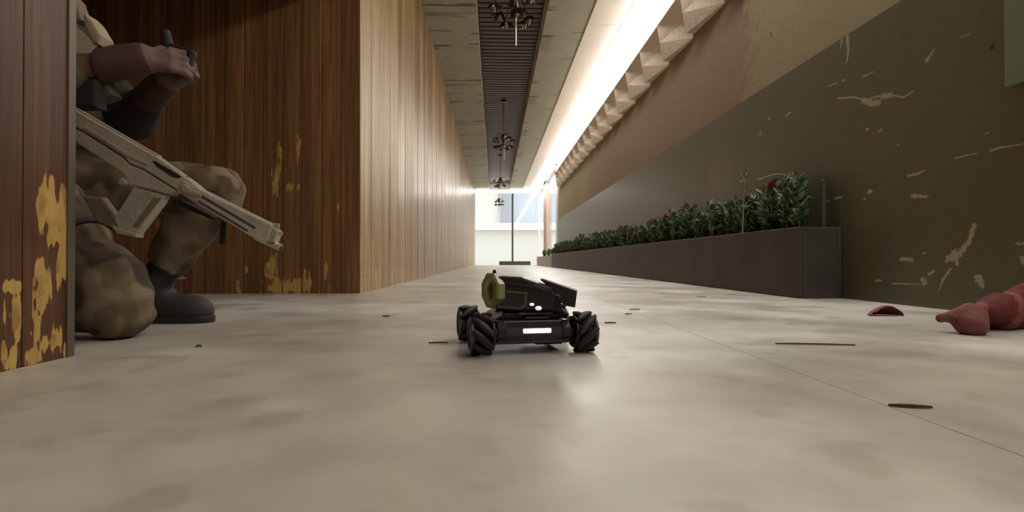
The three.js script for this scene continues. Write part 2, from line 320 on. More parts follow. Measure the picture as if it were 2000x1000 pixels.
// ---------------------------------------------------------------- linear lights end to end under the ceiling
{
  const L = 2.28, x0 = PANEL_R + 0.004, x1 = 1.92, yb = CEIL - 0.13;
  const housing = box(x0, x1, CEIL - 0.016, CEIL - 0.0125, -L + 0.002, -0.002), diff = box(x0 + 0.004, x1 - 0.004, yb, CEIL - 0.016, -L + 0.002, -0.002, 0.008);
  let z = -7.4 + 5 * L, k = 0;
  while (z > END + 0.3) {
    const len = Math.min(L, z - END - 0.1), t = thing('linear_light', 'long white ceiling light run beside the saw-tooth concrete blocks', 'ceiling light', [0, 0, z], 'linear lights along the painted wall');
    t.scale.z = len / L;
    mesh('housing', housing, M.white, t); mesh('diffuser', diff, M.led, t);
    const a = new THREE.RectAreaLight(new THREE.Color().setRGB(...LED_COLOR), LED_LIGHT, x1 - x0 - 0.02, len - 0.02);
    a.position.set((x0 + x1) / 2, yb - 0.004, z - len / 2); a.rotation.x = -Math.PI / 2; scene.add(a);
    const b = new THREE.RectAreaLight(new THREE.Color().setRGB(...LED_COLOR), LED_LIGHT * 0.09, len - 0.02, 0.1);
    b.position.set(x0 - 0.002, yb + 0.056, z - len / 2); b.rotation.y = Math.PI / 2; scene.add(b);
    z -= L; k++;
  }
}

// ---------------------------------------------------------------- structure: saw-tooth concrete trim under the lights
{
  const t2 = structure('trim_2', 'pale concrete ledge with triangular brackets along the wall top', 'trim');
  const Y0 = 2.45, YT = 2.89, P = 0.15, N = 0.78;
  mesh('ledge', box(RIGHT - 0.04, RIGHT + 0.004, YT, CEIL - 0.02, GLASS, -2, 0.004), M.block, t2);
  // tooth: flush with the wall at its near end, standing proud at its far end; under the ledge it starts as a small triangle
  const L = N - 0.01, n = [[0.02, YT], [-P, YT], [-0.012, YT - 0.19], [-0.012, Y0], [0.02, Y0]], f = [[0.02, YT], [-P, YT], [-P * 0.8, YT - 0.19], [-P * 0.55, Y0 + 0.04], [0.02, Y0 + 0.04]], pos = [];
  const A = k => [n[k][0], n[k][1], 0], B = k => [f[k][0], f[k][1], -L], tri = (a, b, c) => pos.push(...a, ...b, ...c);
  for (let k = 0; k < 5; k++) { const m = (k + 1) % 5; tri(A(k), B(k), A(m)); tri(A(m), B(k), B(m)); }
  for (let k = 1; k < 4; k++) { tri(A(0), A(k), A(k + 1)); tri(B(0), B(k + 1), B(k)); }
  let tooth = new THREE.BufferGeometry(); tooth.setAttribute('position', new THREE.Float32BufferAttribute(pos, 3)); tooth.computeVertexNormals(); tooth = metreUV(tooth);
  for (let k = 0; k < 19; k++) { const z = -3.24 - k * N; if (z - N < GLASS) break; mesh('tooth_block', tooth, M.block, t2).position.set(RIGHT, 0, z); }
}

// ---------------------------------------------------------------- structure: glazing at the corridor end and beside it
{
  const w1 = structure('window_1', 'tall two-pane glazing closing the bright corridor end', 'window');
  const mx = atZ(1001, 450, END).x, H = atZ(960, 378, END).y;
  mesh('pane', box(LEFT + 0.03, mx - 0.04, 0.06, H, END - 0.006, END + 0.006), M.pane, w1);
  mesh('pane', box(mx + 0.04, RIGHT - 0.05, 0.06, H, END - 0.006, END + 0.006), M.pane, w1);
  mesh('mullion', box(mx - 0.04, mx + 0.04, 0, H, END - 0.05, END + 0.05, 0.006), M.bronze, w1);
  mesh('jamb', box(LEFT - 0.02, LEFT + 0.03, 0, H, END - 0.05, END + 0.05, 0.006), M.white, w1);
  mesh('jamb', box(RIGHT - 0.05, RIGHT + 0.02, 0, H, END - 0.05, END + 0.05, 0.006), M.white, w1);
  mesh('head', box(LEFT - 0.02, RIGHT + 0.02, H, CEIL - 0.02, END - 0.08, END + 0.05, 0.006), M.white, w1);
  mesh('sill', box(atZ(975, 510, END).x, atZ(1036, 510, END).x, 0, 0.17, END - 0.08, END + 0.12, 0.01), M.bronze, w1);
  mesh('upstand', box(LEFT - 0.25, RIGHT + 0.25, CEIL - 0.02, RECESS_Y + 0.4, END - 0.2, END), M.white, w1);
  for (let k = 0; k < 2; k++) {
    const a = k ? mx + 0.02 : LEFT + 0.04, b = k ? RIGHT - 0.35 : mx - 0.02;
    const t = thing('cross_light', k ? 'white ceiling light bar over the blue-tinted end pane' : 'white ceiling light bar over the end pane next to the timber wall', 'ceiling light', [(a + b) / 2, H + 0.02, END + 0.1]);
    mesh('diffuser', box(a - (a + b) / 2, b - (a + b) / 2, 0, 0.13, -0.04, 0.04, 0.008), M.led, t);
    const l = new THREE.RectAreaLight(new THREE.Color().setRGB(...LED_COLOR), LED_LIGHT * 0.5, b - a, 0.12); l.position.set((a + b) / 2, H + 0.085, END + 0.146); l.rotation.y = Math.PI; scene.add(l);
  }
  const w2 = structure('window_2', 'side glazing between the painted wall and the corridor end', 'window');
  mesh('pier', box(RIGHT - 0.02, RIGHT + 0.25, 0, CEIL, GLASS - 0.45, GLASS, 0.01), M.white, w2);
  mesh('pier', box(RIGHT - 0.02, RIGHT + 0.2, 0, CEIL, -22.7, -21.6, 0.01), std({ color: rgb(196, 172, 156), roughness: 0.8 }), w2);
  for (const [a, b] of [[GLASS - 0.45, -21.6], [-22.7, END]]) mesh('pane', box(RIGHT + 0.04, RIGHT + 0.05, 0.1, CEIL - 0.12, b, a), M.pane, w2);
  mesh('head', box(RIGHT - 0.02, RIGHT + 0.2, CEIL - 0.12, RECESS_Y + 0.4, END, GLASS), M.white, w2);
  mesh('sill', box(RIGHT - 0.02, RIGHT + 0.2, 0, 0.1, END, GLASS), M.white, w2);
  // terrace and the white building across it
  const ext = structure('ground_terrace', 'pale paved terrace outside the end glazing', 'terrace');
  mesh('paving', box(-14, 22, -0.12, -0.02, -60, END - 0.2), std({ color: rgb(214, 206, 192), roughness: 0.8 }), ext);
  mesh('paving', box(RIGHT + 0.25, 22, -0.12, -0.02, END - 0.2, -8), std({ color: rgb(214, 206, 192), roughness: 0.8 }), ext);
  const b = thing('white_building', 'white building with a projecting slab edge seen through the end glazing', 'building', [0, -0.02, -33]);
  const wall = std({ color: rgb(222, 222, 218), roughness: 0.8 });
  const ys = atZ(960, 446, -33).y;
  mesh('wall', box(-9, 12, 0, ys - 0.1, -0.4, 0), wall, b);
  mesh('slab_edge', box(-9.2, 12.2, ys - 0.1, ys + 0.3, -0.6, 0.5, 0.02), M.white, b);
  mesh('upper_wall', box(-9, 0.35, ys + 0.3, 8, -1.4, -0.8), std({ color: rgb(226, 228, 218), roughness: 0.8 }), b);
  mesh('column', box(0.35, 0.85, ys + 0.3, 8, -0.9, -0.3, 0.02), std({ color: rgb(170, 172, 180), roughness: 0.7 }), b);
  mesh('upper_window', box(0.85, 12, ys + 0.3, 8, -1.4, -0.9), std({ color: rgb(196, 208, 218), roughness: 0.2 }), b);
}

// ---------------------------------------------------------------- planters and planting
const PX = onFloor(1560, 583).x, PZ = onFloor(1560, 583).z;
const PH = atZ(1560, 443, PZ).y;
function planter(name, label, z0, z1, mat, x0 = PX, h = PH) {
  const t = thing(name, label, 'planter', [0, 0, z0]), L = z0 - z1, w = 0.025;
  mesh('front_panel', box(x0, x0 + w, 0, h, -L, 0, 0.004), mat, t);
  mesh('back_panel', box(RIGHT - w - 0.004, RIGHT - 0.004, 0, h, -L, 0, 0.004), mat, t);
  mesh('end_panel', box(x0 + w, RIGHT - w - 0.004, 0, h - 0.001, -w, -0.001, 0.004), mat, t);
  mesh('end_panel', box(x0 + w, RIGHT - w - 0.004, 0, h - 0.001, -L, -L + w, 0.004), mat, t);
  mesh('soil', box(x0 + w, RIGHT - w - 0.004, 0, h - 0.01, -L + w, -w), std({ color: rgb(62, 48, 36), roughness: 1 }), t);
  return t;
}
const steelTex = makeTex(512, 512, (u, v) => { const a = fbm(u * 5, v * 5, 501, 5, 5, 5), b = fbm(u * 3, v * 3, 517, 4, 3, 3); return mixc(mixc([52, 46, 42], [72, 63, 57], a), [44, 39, 35], smooth(0.5, 0.65, b) * 0.5); });
planter('trough_planter', 'long dark brown trough planter against the olive wall', PZ, -17.2, std({ map: steelTex, roughness: 0.55 }));
planter('trough_planter', 'pale grey trough planter by the side glazing', -17.5, -23.5, std({ color: rgb(176, 176, 172), roughness: 0.7 }), PX + 0.02, PH - 0.05);
const leafMats = [rgb(82, 100, 62), rgb(108, 124, 88), rgb(60, 78, 48), rgb(134, 140, 110)].map(c => phys({ color: c, roughness: 0.65, transmission: 0.2, thickness: 0, side: THREE.DoubleSide }));
const dryMat = std({ color: rgb(132, 126, 92), roughness: 0.8, side: THREE.DoubleSide });
const redMat = std({ color: rgb(138, 48, 34), roughness: 0.7, side: THREE.DoubleSide });
const stemMat = std({ color: rgb(74, 78, 48), roughness: 0.8 });
function leafGeo(l, w) {                            // folded pointed leaf along +y
  const g = new THREE.BufferGeometry(), p = [0, 0, 0, -w * 0.7, l * 0.3, w * 0.18, 0, l * 0.33, -w * 0.06, w * 0.7, l * 0.3, w * 0.18, -w * 0.5, l * 0.68, w * 0.05, 0, l * 0.7, -w * 0.2, w * 0.5, l * 0.68, w * 0.05, 0, l, -w * 0.5];
  g.setAttribute('position', new THREE.Float32BufferAttribute(p, 3));
  g.setAttribute('uv', new THREE.Float32BufferAttribute(new Float32Array(16), 2));
  g.setIndex([0, 2, 1, 0, 3, 2, 1, 2, 5, 1, 5, 4, 2, 3, 6, 2, 6, 5, 4, 5, 7, 5, 6, 7]); g.computeVertexNormals(); return g;
}
const q4 = new THREE.Quaternion(), m4 = new THREE.Matrix4();
function placed(g, pos, dir, roll, s = 1) { q4.setFromUnitVectors(V(0, 1, 0), dir.clone().normalize()).multiply(new THREE.Quaternion().setFromAxisAngle(V(0, 1, 0), roll)); return g.clone().applyMatrix4(m4.compose(pos, q4, V(s, s, s))); }
function plantParts(seed, h, spread, nStem, nLeaf, flowers) {
  const r = mulberry(seed), R = (a, b) => a + (b - a) * r(), leaves = [[], [], [], []], stems = [], buds = [];
  const lg = [leafGeo(0.06, 0.026), leafGeo(0.045, 0.02), leafGeo(0.08, 0.014)];
  for (let k = 0; k < nStem; k++) {
    const a = R(0, 6.283), top = V(Math.cos(a) * R(0, spread), h * R(0.6, 1.0), Math.sin(a) * R(0, spread)), base = V(top.x * 0.5, 0, top.z * 0.8);
    stems.push(rod(base, top, 0.004, 0.002, 5));
    for (let j = 0; j < nLeaf; j++) {
      const t = R(0.06, 1), p = base.clone().lerp(top, t), b = R(0, 6.283), d = V(Math.cos(b), R(t < 0.3 ? 0.15 : -0.3, 0.9), Math.sin(b));
      leaves[Math.floor(r() * 3.4)].push(placed(lg[Math.floor(r() * 3)], p, d, R(0, 6.28), R(0.7, 1.35)));
    }
    if (k < flowers) { top.y = h * 0.9; const f = []; for (let j = 0; j < 9; j++) { const b = j * 0.7, d = V(Math.cos(b), R(0.2, 0.9), Math.sin(b)); f.push(placed(leafGeo(0.05, 0.026), top, d, 0)); } buds.push(merge(f)); }
  }
  return { leaves: leaves.map(l => l.length ? merge(l) : null), stem: merge(stems), buds };
}
const kinds = [plantParts(1, 0.30, 0.13, 18, 30, 0), plantParts(2, 0.34, 0.13, 18, 30, 1), plantParts(3, 0.27, 0.14, 20, 28, 0), plantParts(4, 0.31, 0.13, 18, 30, 2)];
const kindLabels = ['leafy green shrub without flowers', 'leafy green shrub with one red flower', 'low dense green shrub', 'leafy green shrub with two red flowers'];
function plant(kind, x, y, z, turn, s, place) {
  const k = kinds[kind], t = thing('planter_shrub', kindLabels[kind] + ' ' + place, 'shrub', [x, y, z], 'shrubs in the long trough planter');
  t.rotation.y = turn > 3.14 ? Math.PI : 0; t.scale.set(s * 0.62, s, s);
  mesh('stems', k.stem, stemMat, t);
  k.leaves.forEach((g, i) => { if (g) { const m = mesh('foliage', g, leafMats[i], t); m.userData.kind = 'stuff'; } });
  for (const b of k.buds) mesh('flower', b, redMat, t);
}
{
  const order = [0, 3, 2, 0, 0, 2, 1, 0, 3, 2, 0, 2, 2, 0, 1, 0, 2, 0, 0, 2];
  let z = PZ - 0.27, i = 0;
  while (z > -17.0) { plant(order[i % order.length], (PX + RIGHT) / 2 + rr(-0.03, 0.03), PH - 0.009, z, rr(0, 6.28), i < 3 ? 1.12 : rr(0.88, 1.12), i < 4 ? ['at the open end of the dark trough', 'second from the open end of the dark trough', 'third from the open end of the dark trough', 'fourth from the open end of the dark trough'][i] : 'further along the dark trough planter'); z -= rr(0.29, 0.35); i++; }
  for (const z of [-18.2, -19.6, -21.2]) plant(2, (PX + RIGHT) / 2 + 0.02, PH - 0.059, z, rr(0, 6), 1.0, 'in the pale grey trough by the glazing');
}

// ---------------------------------------------------------------- glass-drop pendants in the ceiling recess
{
  const glass = phys({ color: rgb(200, 196, 160), transmission: 0.75, roughness: 0.12, thickness: 0.01, ior: 1.5 });
  const brass = std({ color: rgb(70, 58, 44), roughness: 0.35, metalness: 0.8 });
  const first = thing('pendant_lamp', '', 'pendant lamp', [0.19, 0, -5.6], 'pendants in the ceiling recess');
  const top = RECESS_Y - 0.002, cy = 2.86;
  mesh('canopy', rod(V(0, top - 0.03, 0), V(0, top, 0), 0.06, 0.06, 20), brass, first);
  mesh('stem', rod(V(0, cy, 0), V(0, top, 0), 0.008), brass, first);
  mesh('hub', new THREE.LatheGeometry([[0.001, -0.12], [0.02, -0.11], [0.05, -0.05], [0.035, 0], [0.06, 0.04], [0.03, 0.08], [0.001, 0.1]].map(p => new THREE.Vector2(...p)), 18).translate(0, cy - 0.04, 0), brass, first);
  mesh('finial', rod(V(0.02, 2.36, 0), V(0.02, cy - 0.1, 0), 0.009, 0.009), std({ color: rgb(170, 160, 145), roughness: 0.3, metalness: 0.5 }), first);
  const r = mulberry(99);
  for (let k = 0; k < 9; k++) {
    const a = k / 9 * 6.283, R = k % 2 ? 0.21 : 0.15, y = cy - (k % 2 ? 0.05 : 0.2), c = new THREE.CatmullRomCurve3([V(0, cy, 0), V(Math.cos(a) * R * 0.5, cy + 0.06 - (k % 2 ? 0 : 0.1), Math.sin(a) * R * 0.5), V(Math.cos(a) * R, y, Math.sin(a) * R)]);
    const arm = mesh('arm', new THREE.TubeGeometry(c, 10, 0.006, 6), brass, first);
    const e = V(Math.cos(a) * R, y, Math.sin(a) * R);
    const petals = []; for (let j = 0; j < 6; j++) { const b = j / 6 * 6.283; petals.push(placed(leafGeo(0.1, 0.035), e, V(Math.cos(b) * 0.6, r() * 0.6 - 0.75, Math.sin(b) * 0.6), r() * 6)); }
    mesh('leaf_shade', merge(petals), brass, arm);
    mesh('glass_drop', new THREE.LatheGeometry([[0.001, -0.09], [0.016, -0.07], [0.022, -0.045], [0.012, -0.015], [0.001, 0]].map(p => new THREE.Vector2(...p)), 12).translate(e.x, e.y, e.z), glass, arm);
  }
  first.userData.label = 'glass drop pendant over the start of the trough planter';
  const labels = ['glass drop pendant hanging midway along the trough planter', 'glass drop pendant hanging level with the side glazing', 'glass drop pendant just in front of the end glazing'];
  [-12, -18.3, -24.5].forEach((z, i) => { const c = copyOf(first, labels[i]); c.position.z = z; c.rotation.y = i + 1; });
}

// ---------------------------------------------------------------- wall panel, litter on the floor
{
  const z = atX(1972, 100, RIGHT).z, y = atX(1985, 167, RIGHT).y;
  const t = thing('wall_board', 'pale green board fixed to the olive wall', 'board', [RIGHT, y, z]);
  mesh('board', box(-0.022, -0.002, 0, 1.0, 0, 1.5, 0.004), std({ color: rgb(112, 122, 98), roughness: 0.6 }), t);
}
const leafBrown = std({ color: rgb(62, 48, 34), roughness: 0.8, side: THREE.DoubleSide });
function litter(name, label, cat, px, py, len, wid, turn, curl, mat, group) {    // curled leaf / splinter lying on the floor
  const p = onFloor(px, py), n = 10, pos = [], idx = [];
  const T = 0.003;
  for (let i = 0; i <= n; i++) { const t = i / n, x = (t - 0.5) * len, w = wid * Math.pow(Math.sin(Math.PI * clamp(t, 0.04, 0.96)), 0.7), y = T + curl * Math.sin(Math.PI * t); for (const [s, dy] of [[-1, 0.2], [0, 0], [1, 0.25]]) { pos.push(x, y + curl * dy, s * w / 2); } }
  const top = pos.length / 3; for (let i = 0; i < top; i++) pos.push(pos[i * 3], Math.max(pos[i * 3 + 1] - T, 0), pos[i * 3 + 2]);
  for (let i = 0; i < n; i++) for (let j = 0; j < 2; j++) { const a = i * 3 + j, b = a + 3; idx.push(a, a + 1, b, a + 1, b + 1, b); idx.push(a + top, b + top, a + 1 + top, a + 1 + top, b + top, b + 1 + top); }
  for (let i = 0; i < n; i++) for (const j of [0, 2]) { const a = i * 3 + j, b = a + 3; idx.push(a, b, a + top, b, b + top, a + top); }
  const g = new THREE.BufferGeometry(); g.setAttribute('position', new THREE.Float32BufferAttribute(pos, 3)); g.setIndex(idx); g.computeVertexNormals();
  const m = mesh(name, g, mat); m.position.set(p.x, 0.0005, p.z); m.rotation.y = turn; tag(m, label, cat, group); return m;
}
litter('wood_splinter', 'long dark splinter lying alone on the floor before the planter end', 'splinter', 1592, 674, 0.195, 0.008, -0.16, 0.001, leafBrown);
litter('dry_leaf', 'dark dry leaf beside the floor joint', 'leaf', 1778, 796, 0.058, 0.009, -0.25, 0.001, leafBrown);
litter('dry_leaf', 'small dark leaf close behind the robot', 'leaf', 1192, 631.5, 0.04, 0.012, -0.15, 0.001, leafBrown);
litter('dry_leaf', 'tiny brown leaf on the floor before the timber wall', 'leaf', 754, 618.5, 0.03, 0.012, -0.3, 0.001, leafBrown);
litter('dry_leaf', 'faint brown leaf on the floor behind the robot', 'leaf', 1240, 605, 0.05, 0.016, 0.1, 0.001, std({ color: rgb(120, 104, 82), roughness: 0.9, side: THREE.DoubleSide }));
litter('dry_leaf', 'faint brown leaf on the floor between robot and planter', 'leaf', 1228, 614, 0.03, 0.014, 0.1, 0.001, std({ color: rgb(120, 104, 82), roughness: 0.9, side: THREE.DoubleSide }));
litter('dry_leaf', 'brown speck of leaf near the kneeling figure', 'leaf', 388, 678, 0.014, 0.012, 0.2, 0.002, leafBrown);
litter('wood_splinter', 'thin dark splinter beside the robot wheel', 'splinter', 856, 671, 0.05, 0.008, 0.05, 0.001, leafBrown);
litter('dry_leaf', 'faint scrap of leaf near the planter foot', 'leaf', 1370, 580, 0.06, 0.016, 0.1, 0.001, std({ color: rgb(140, 122, 100), roughness: 0.9, side: THREE.DoubleSide }));
// dark dome-like curled red leaf
{
  const p = onFloor(1728, 617), t = thing('curled_leaf', 'large cupped dark red leaf on the floor in front of the olive wall', 'leaf', [p.x, 0, p.z]);
  const half = r => new THREE.SphereGeometry(r, 20, 10, 0, Math.PI * 2, 0, Math.PI / 2);
  const wob = g => { const P = g.attributes.position; for (let i = 0; i < P.count; i++) { const x = P.getX(i), z = P.getZ(i), y = P.getY(i); P.setXYZ(i, x * (1 + 0.08 * Math.sin(z * 60)), y * 0.5 * (1 + 0.25 * Math.sin(x * 40 + 1)) + 0.001, z * 0.75); } g.computeVertexNormals(); return g; };
  const cut = (g, k) => { const q = g.toNonIndexed(), P = q.attributes.position, out = []; for (let i = 0; i < P.count; i += 3) { let zc = 0; for (let j = 0; j < 3; j++) zc += P.getZ(i + j) / 3; if (zc < k) for (let j = 0; j < 3; j++) out.push(P.getX(i + j), P.getY(i + j), P.getZ(i + j)); } const o = new THREE.BufferGeometry(); o.setAttribute('position', new THREE.Float32BufferAttribute(out, 3)); o.computeVertexNormals(); return o; };
  mesh('outer_face', cut(wob(half(0.066)), 0.012), std({ color: rgb(132, 62, 52), roughness: 0.7, side: THREE.DoubleSide }), t);
  mesh('inner_face', cut(wob(half(0.063)), 0.016), std({ color: rgb(118, 56, 46), roughness: 0.8, side: THREE.DoubleSide }), t);
}
{ // dry arching stalks and a stake at the open end of the trough
  const z = PZ - 0.42, c = new THREE.CatmullRomCurve3([atZ(1540, 440, z), atZ(1552, 372, z), atZ(1545, 350, z), atZ(1522, 340, z), atZ(1496, 346, z), atZ(1478, 352, z)].map(p => V(p.x, p.y, p.z)));
  const p0 = c.points[0].clone(); const t = thing('dry_stalk', 'pale dry stalk arching over the shrubs at the trough end', 'stalk', [p0.x, PH - 0.009, p0.z]);
  const off = V(-p0.x, -(PH - 0.009), -p0.z); const pts = [V(p0.x, PH - 0.009, p0.z), ...c.points.slice(1)].map(q => q.clone().add(off));
  mesh('stem', new THREE.TubeGeometry(new THREE.CatmullRomCurve3(pts), 24, 0.0045, 6), dryMat, t);
  const z2 = PZ - 0.75, b = atZ(1450, 440, z2), g2 = thing('dry_stalk', 'pale feathery dry stalk rising behind the red flower', 'stalk', [b.x, PH - 0.009, z2]);
  const tip = atZ(1455, 332, z2); mesh('stem', rod(V(0, 0, 0), V(tip.x - b.x, tip.y - PH + 0.009, 0), 0.005, 0.003, 6), dryMat, g2);
  const head = []; const r = mulberry(5); for (let k = 0; k < 26; k++) { const u = 0.55 + 0.45 * r(); head.push(placed(leafGeo(0.045, 0.014), V((tip.x - b.x) * u, (tip.y - PH + 0.009) * u, 0), V(r() - 0.5, r() * 0.8, r() - 0.5), r() * 6)); }
  mesh('seed_head', merge(head), dryMat, g2);
  const s = atZ(1607, 350, PZ - 0.1), st = thing('plant_stake', 'dark wooden stake upright at the trough end', 'stake', [s.x, PH - 0.009, PZ - 0.1]);
  mesh('stake', slab([[-0.012, 0], [0.012, 0], [0.014, s.y - PH - 0.02], [0.004, s.y - PH + 0.009], [-0.01, s.y - PH]], 0.02, 0.003), std({ color: rgb(70, 64, 44), roughness: 0.9 }), st);
}

// ---------------------------------------------------------------- signed-distance modelling
function smin(a, b, k) { const h = Math.max(k - Math.abs(a - b), 0) / k; return Math.min(a, b) - h * h * k * 0.25; }
function cap(x, y, z, a, b, ra, rb) {
  const dx = b.x - a.x, dy = b.y - a.y, dz = b.z - a.z, t = clamp(((x - a.x) * dx + (y - a.y) * dy + (z - a.z) * dz) / (dx * dx + dy * dy + dz * dz + 1e-9));
  return Math.hypot(x - a.x - dx * t, y - a.y - dy * t, z - a.z - dz * t) - (ra + (rb - ra) * t);
}
function bones(list, k) { return (x, y, z) => { let d = 9; for (const [a, b, ra, rb] of list) d = smin(d, cap(x, y, z, a, b, ra, rb), k); return d; }; }
function sdfMesh(f, lo, hi, h, colorAt) {          // naive surface nets
  const nx = Math.ceil((hi[0] - lo[0]) / h) + 1, ny = Math.ceil((hi[1] - lo[1]) / h) + 1, nz = Math.ceil((hi[2] - lo[2]) / h) + 1, F = new Float32Array(nx * ny * nz), at = (i, j, k) => (k * ny + j) * nx + i;
  for (let k = 0; k < nz; k++) for (let j = 0; j < ny; j++) for (let i = 0; i < nx; i++) F[at(i, j, k)] = f(lo[0] + i * h, lo[1] + j * h, lo[2] + k * h);
  const vi = new Int32Array(nx * ny * nz).fill(-1), pos = [], idx = [];
  const E = [[0, 1], [2, 3], [4, 5], [6, 7], [0, 2], [1, 3], [4, 6], [5, 7], [0, 4], [1, 5], [2, 6], [3, 7]], C = [...Array(8)].map((_, c) => [c & 1, c >> 1 & 1, c >> 2]);
  for (let k = 0; k < nz - 1; k++) for (let j = 0; j < ny - 1; j++) for (let i = 0; i < nx - 1; i++) {
    let mask = 0; const v = C.map(([a, b, c], n) => { const q = F[at(i + a, j + b, k + c)]; if (q < 0) mask |= 1 << n; return q; });
    if (mask === 0 || mask === 255) continue;
    let n = 0, sx = 0, sy = 0, sz = 0;
    for (const [p, q] of E) if ((v[p] < 0) !== (v[q] < 0)) { const t = v[p] / (v[p] - v[q]); sx += lerp(C[p][0], C[q][0], t); sy += lerp(C[p][1], C[q][1], t); sz += lerp(C[p][2], C[q][2], t); n++; }
    vi[at(i, j, k)] = pos.length / 3; pos.push(lo[0] + (i + sx / n) * h, lo[1] + (j + sy / n) * h, lo[2] + (k + sz / n) * h);
  }
  for (let k = 1; k < nz - 1; k++) for (let j = 1; j < ny - 1; j++) for (let i = 1; i < nx - 1; i++) {
    const s = F[at(i, j, k)] < 0;
    const quad = (a, b, c, d, flip) => { if (a < 0 || b < 0 || c < 0 || d < 0) return; flip ? idx.push(a, c, b, a, d, c) : idx.push(a, b, c, a, c, d); };
    if (s !== F[at(i + 1, j, k)] < 0) quad(vi[at(i, j - 1, k - 1)], vi[at(i, j, k - 1)], vi[at(i, j, k)], vi[at(i, j - 1, k)], !s);
    if (s !== F[at(i, j + 1, k)] < 0) quad(vi[at(i - 1, j, k - 1)], vi[at(i - 1, j, k)], vi[at(i, j, k)], vi[at(i, j, k - 1)], !s);
    if (s !== F[at(i, j, k + 1)] < 0) quad(vi[at(i - 1, j - 1, k)], vi[at(i, j - 1, k)], vi[at(i, j, k)], vi[at(i - 1, j, k)], !s);
  }
  const g = new THREE.BufferGeometry(); g.setAttribute('position', new THREE.Float32BufferAttribute(pos, 3)); g.setIndex(idx); g.computeVertexNormals();
  const P = g.attributes.position, uv = new Float32Array(P.count * 2);
  for (let i = 0; i < P.count; i++) { uv[i * 2] = P.getX(i) + P.getZ(i); uv[i * 2 + 1] = P.getY(i); }
  g.setAttribute('uv', new THREE.BufferAttribute(uv, 2));
  if (colorAt) { const col = new Float32Array(P.count * 3), c = new THREE.Color(); for (let i = 0; i < P.count; i++) { const q = colorAt(P.getX(i), P.getY(i), P.getZ(i)); c.setRGB(q[0] / 255, q[1] / 255, q[2] / 255, THREE.SRGBColorSpace); col.set([c.r, c.g, c.b], i * 3); } g.setAttribute('color', new THREE.BufferAttribute(col, 3)); }
  return g;
}
const weave = makeTex(256, 256, (u, v) => { const n = 128 + 60 * Math.sin(u * 256 * 1.57) * Math.sin(v * 256 * 1.57) + (fbm(u * 30, v * 30, 3, 3, 30, 30) - 0.5) * 140; return [n, n, n]; }, false); weave.repeat.set(9, 9);
const cloth = (r = 0.9) => std({ vertexColors: true, roughness: r, bumpMap: weave, bumpScale: 0.0008 });

// ---------------------------------------------------------------- crumpled red cloth by the olive wall
{
  const o = onFloor(1950, 640), L = (px, py, z) => atZ(px, py, z).sub(V(o.x, 0, o.z));
  const lump = [[L(1902, 618, -1.64), L(1898, 634, -1.63), 0.036, 0.042], [L(1915, 608, -1.68), L(1950, 604, -1.74), 0.025, 0.05], [L(1868, 617, -1.66), L(1838, 621, -1.68), 0.011, 0.012], [L(1886, 612, -1.65), L(1868, 617, -1.66), 0.02, 0.011]];
  const f0 = bones(lump.slice(0, 1).concat(lump.slice(2)), 0.03);
  const f1 = bones([[L(1948, 612, -1.76), L(2020, 604, -1.82), 0.05, 0.075], [L(2020, 604, -1.82), V(0.34, 0.075, -0.02), 0.075, 0.08], [L(1915, 606, -1.68), L(1950, 608, -1.74), 0.02, 0.045]], 0.05);
  const fold = (x, y, z) => 0.016 * Math.abs(noise3(x * 16 + y * 9, y * 14, z * 12, 3) - 0.5) + 0.014 * Math.abs(noise3(x * 34, y * 26 + x * 10, z * 30, 13) - 0.5) + 0.006 * (noise3(x * 70, y * 70, z * 70, 8) - 0.5) - 0.006;
  const flat = (d, y) => Math.max(d, 0.001 - y);
  const t = thing('red_cloth', 'crumpled dark red cloth with a paler stripe lying by the olive wall', 'cloth', [o.x, 0, o.z]);
  mesh('folded_body', sdfMesh((x, y, z) => flat(f1(x, y, z) + fold(x, y, z), y), [-0.26, -0.016, -0.3], [0.5, 0.22, 0.26], 0.0065, (x, y, z) => { const s = Math.abs(((x - y * 0.55) - 0.02 + 10) % 0.17 - 0.085) < 0.019; return s ? [126, 66, 60] : mixc([104, 32, 27], [84, 27, 23], noise3(x * 20, y * 20, z * 20, 4)); }), cloth(0.85), t);
  mesh('bunched_end', sdfMesh((x, y, z) => flat(f0(x, y, z) + 0.5 * fold(x, y, z), y), [-0.4, -0.012, -0.16], [0.1, 0.18, 0.26], 0.005, (x, y, z) => mixc([126, 84, 74], [112, 60, 54], noise3(x * 25, y * 25, z * 25, 2))), cloth(0.85), t);
}

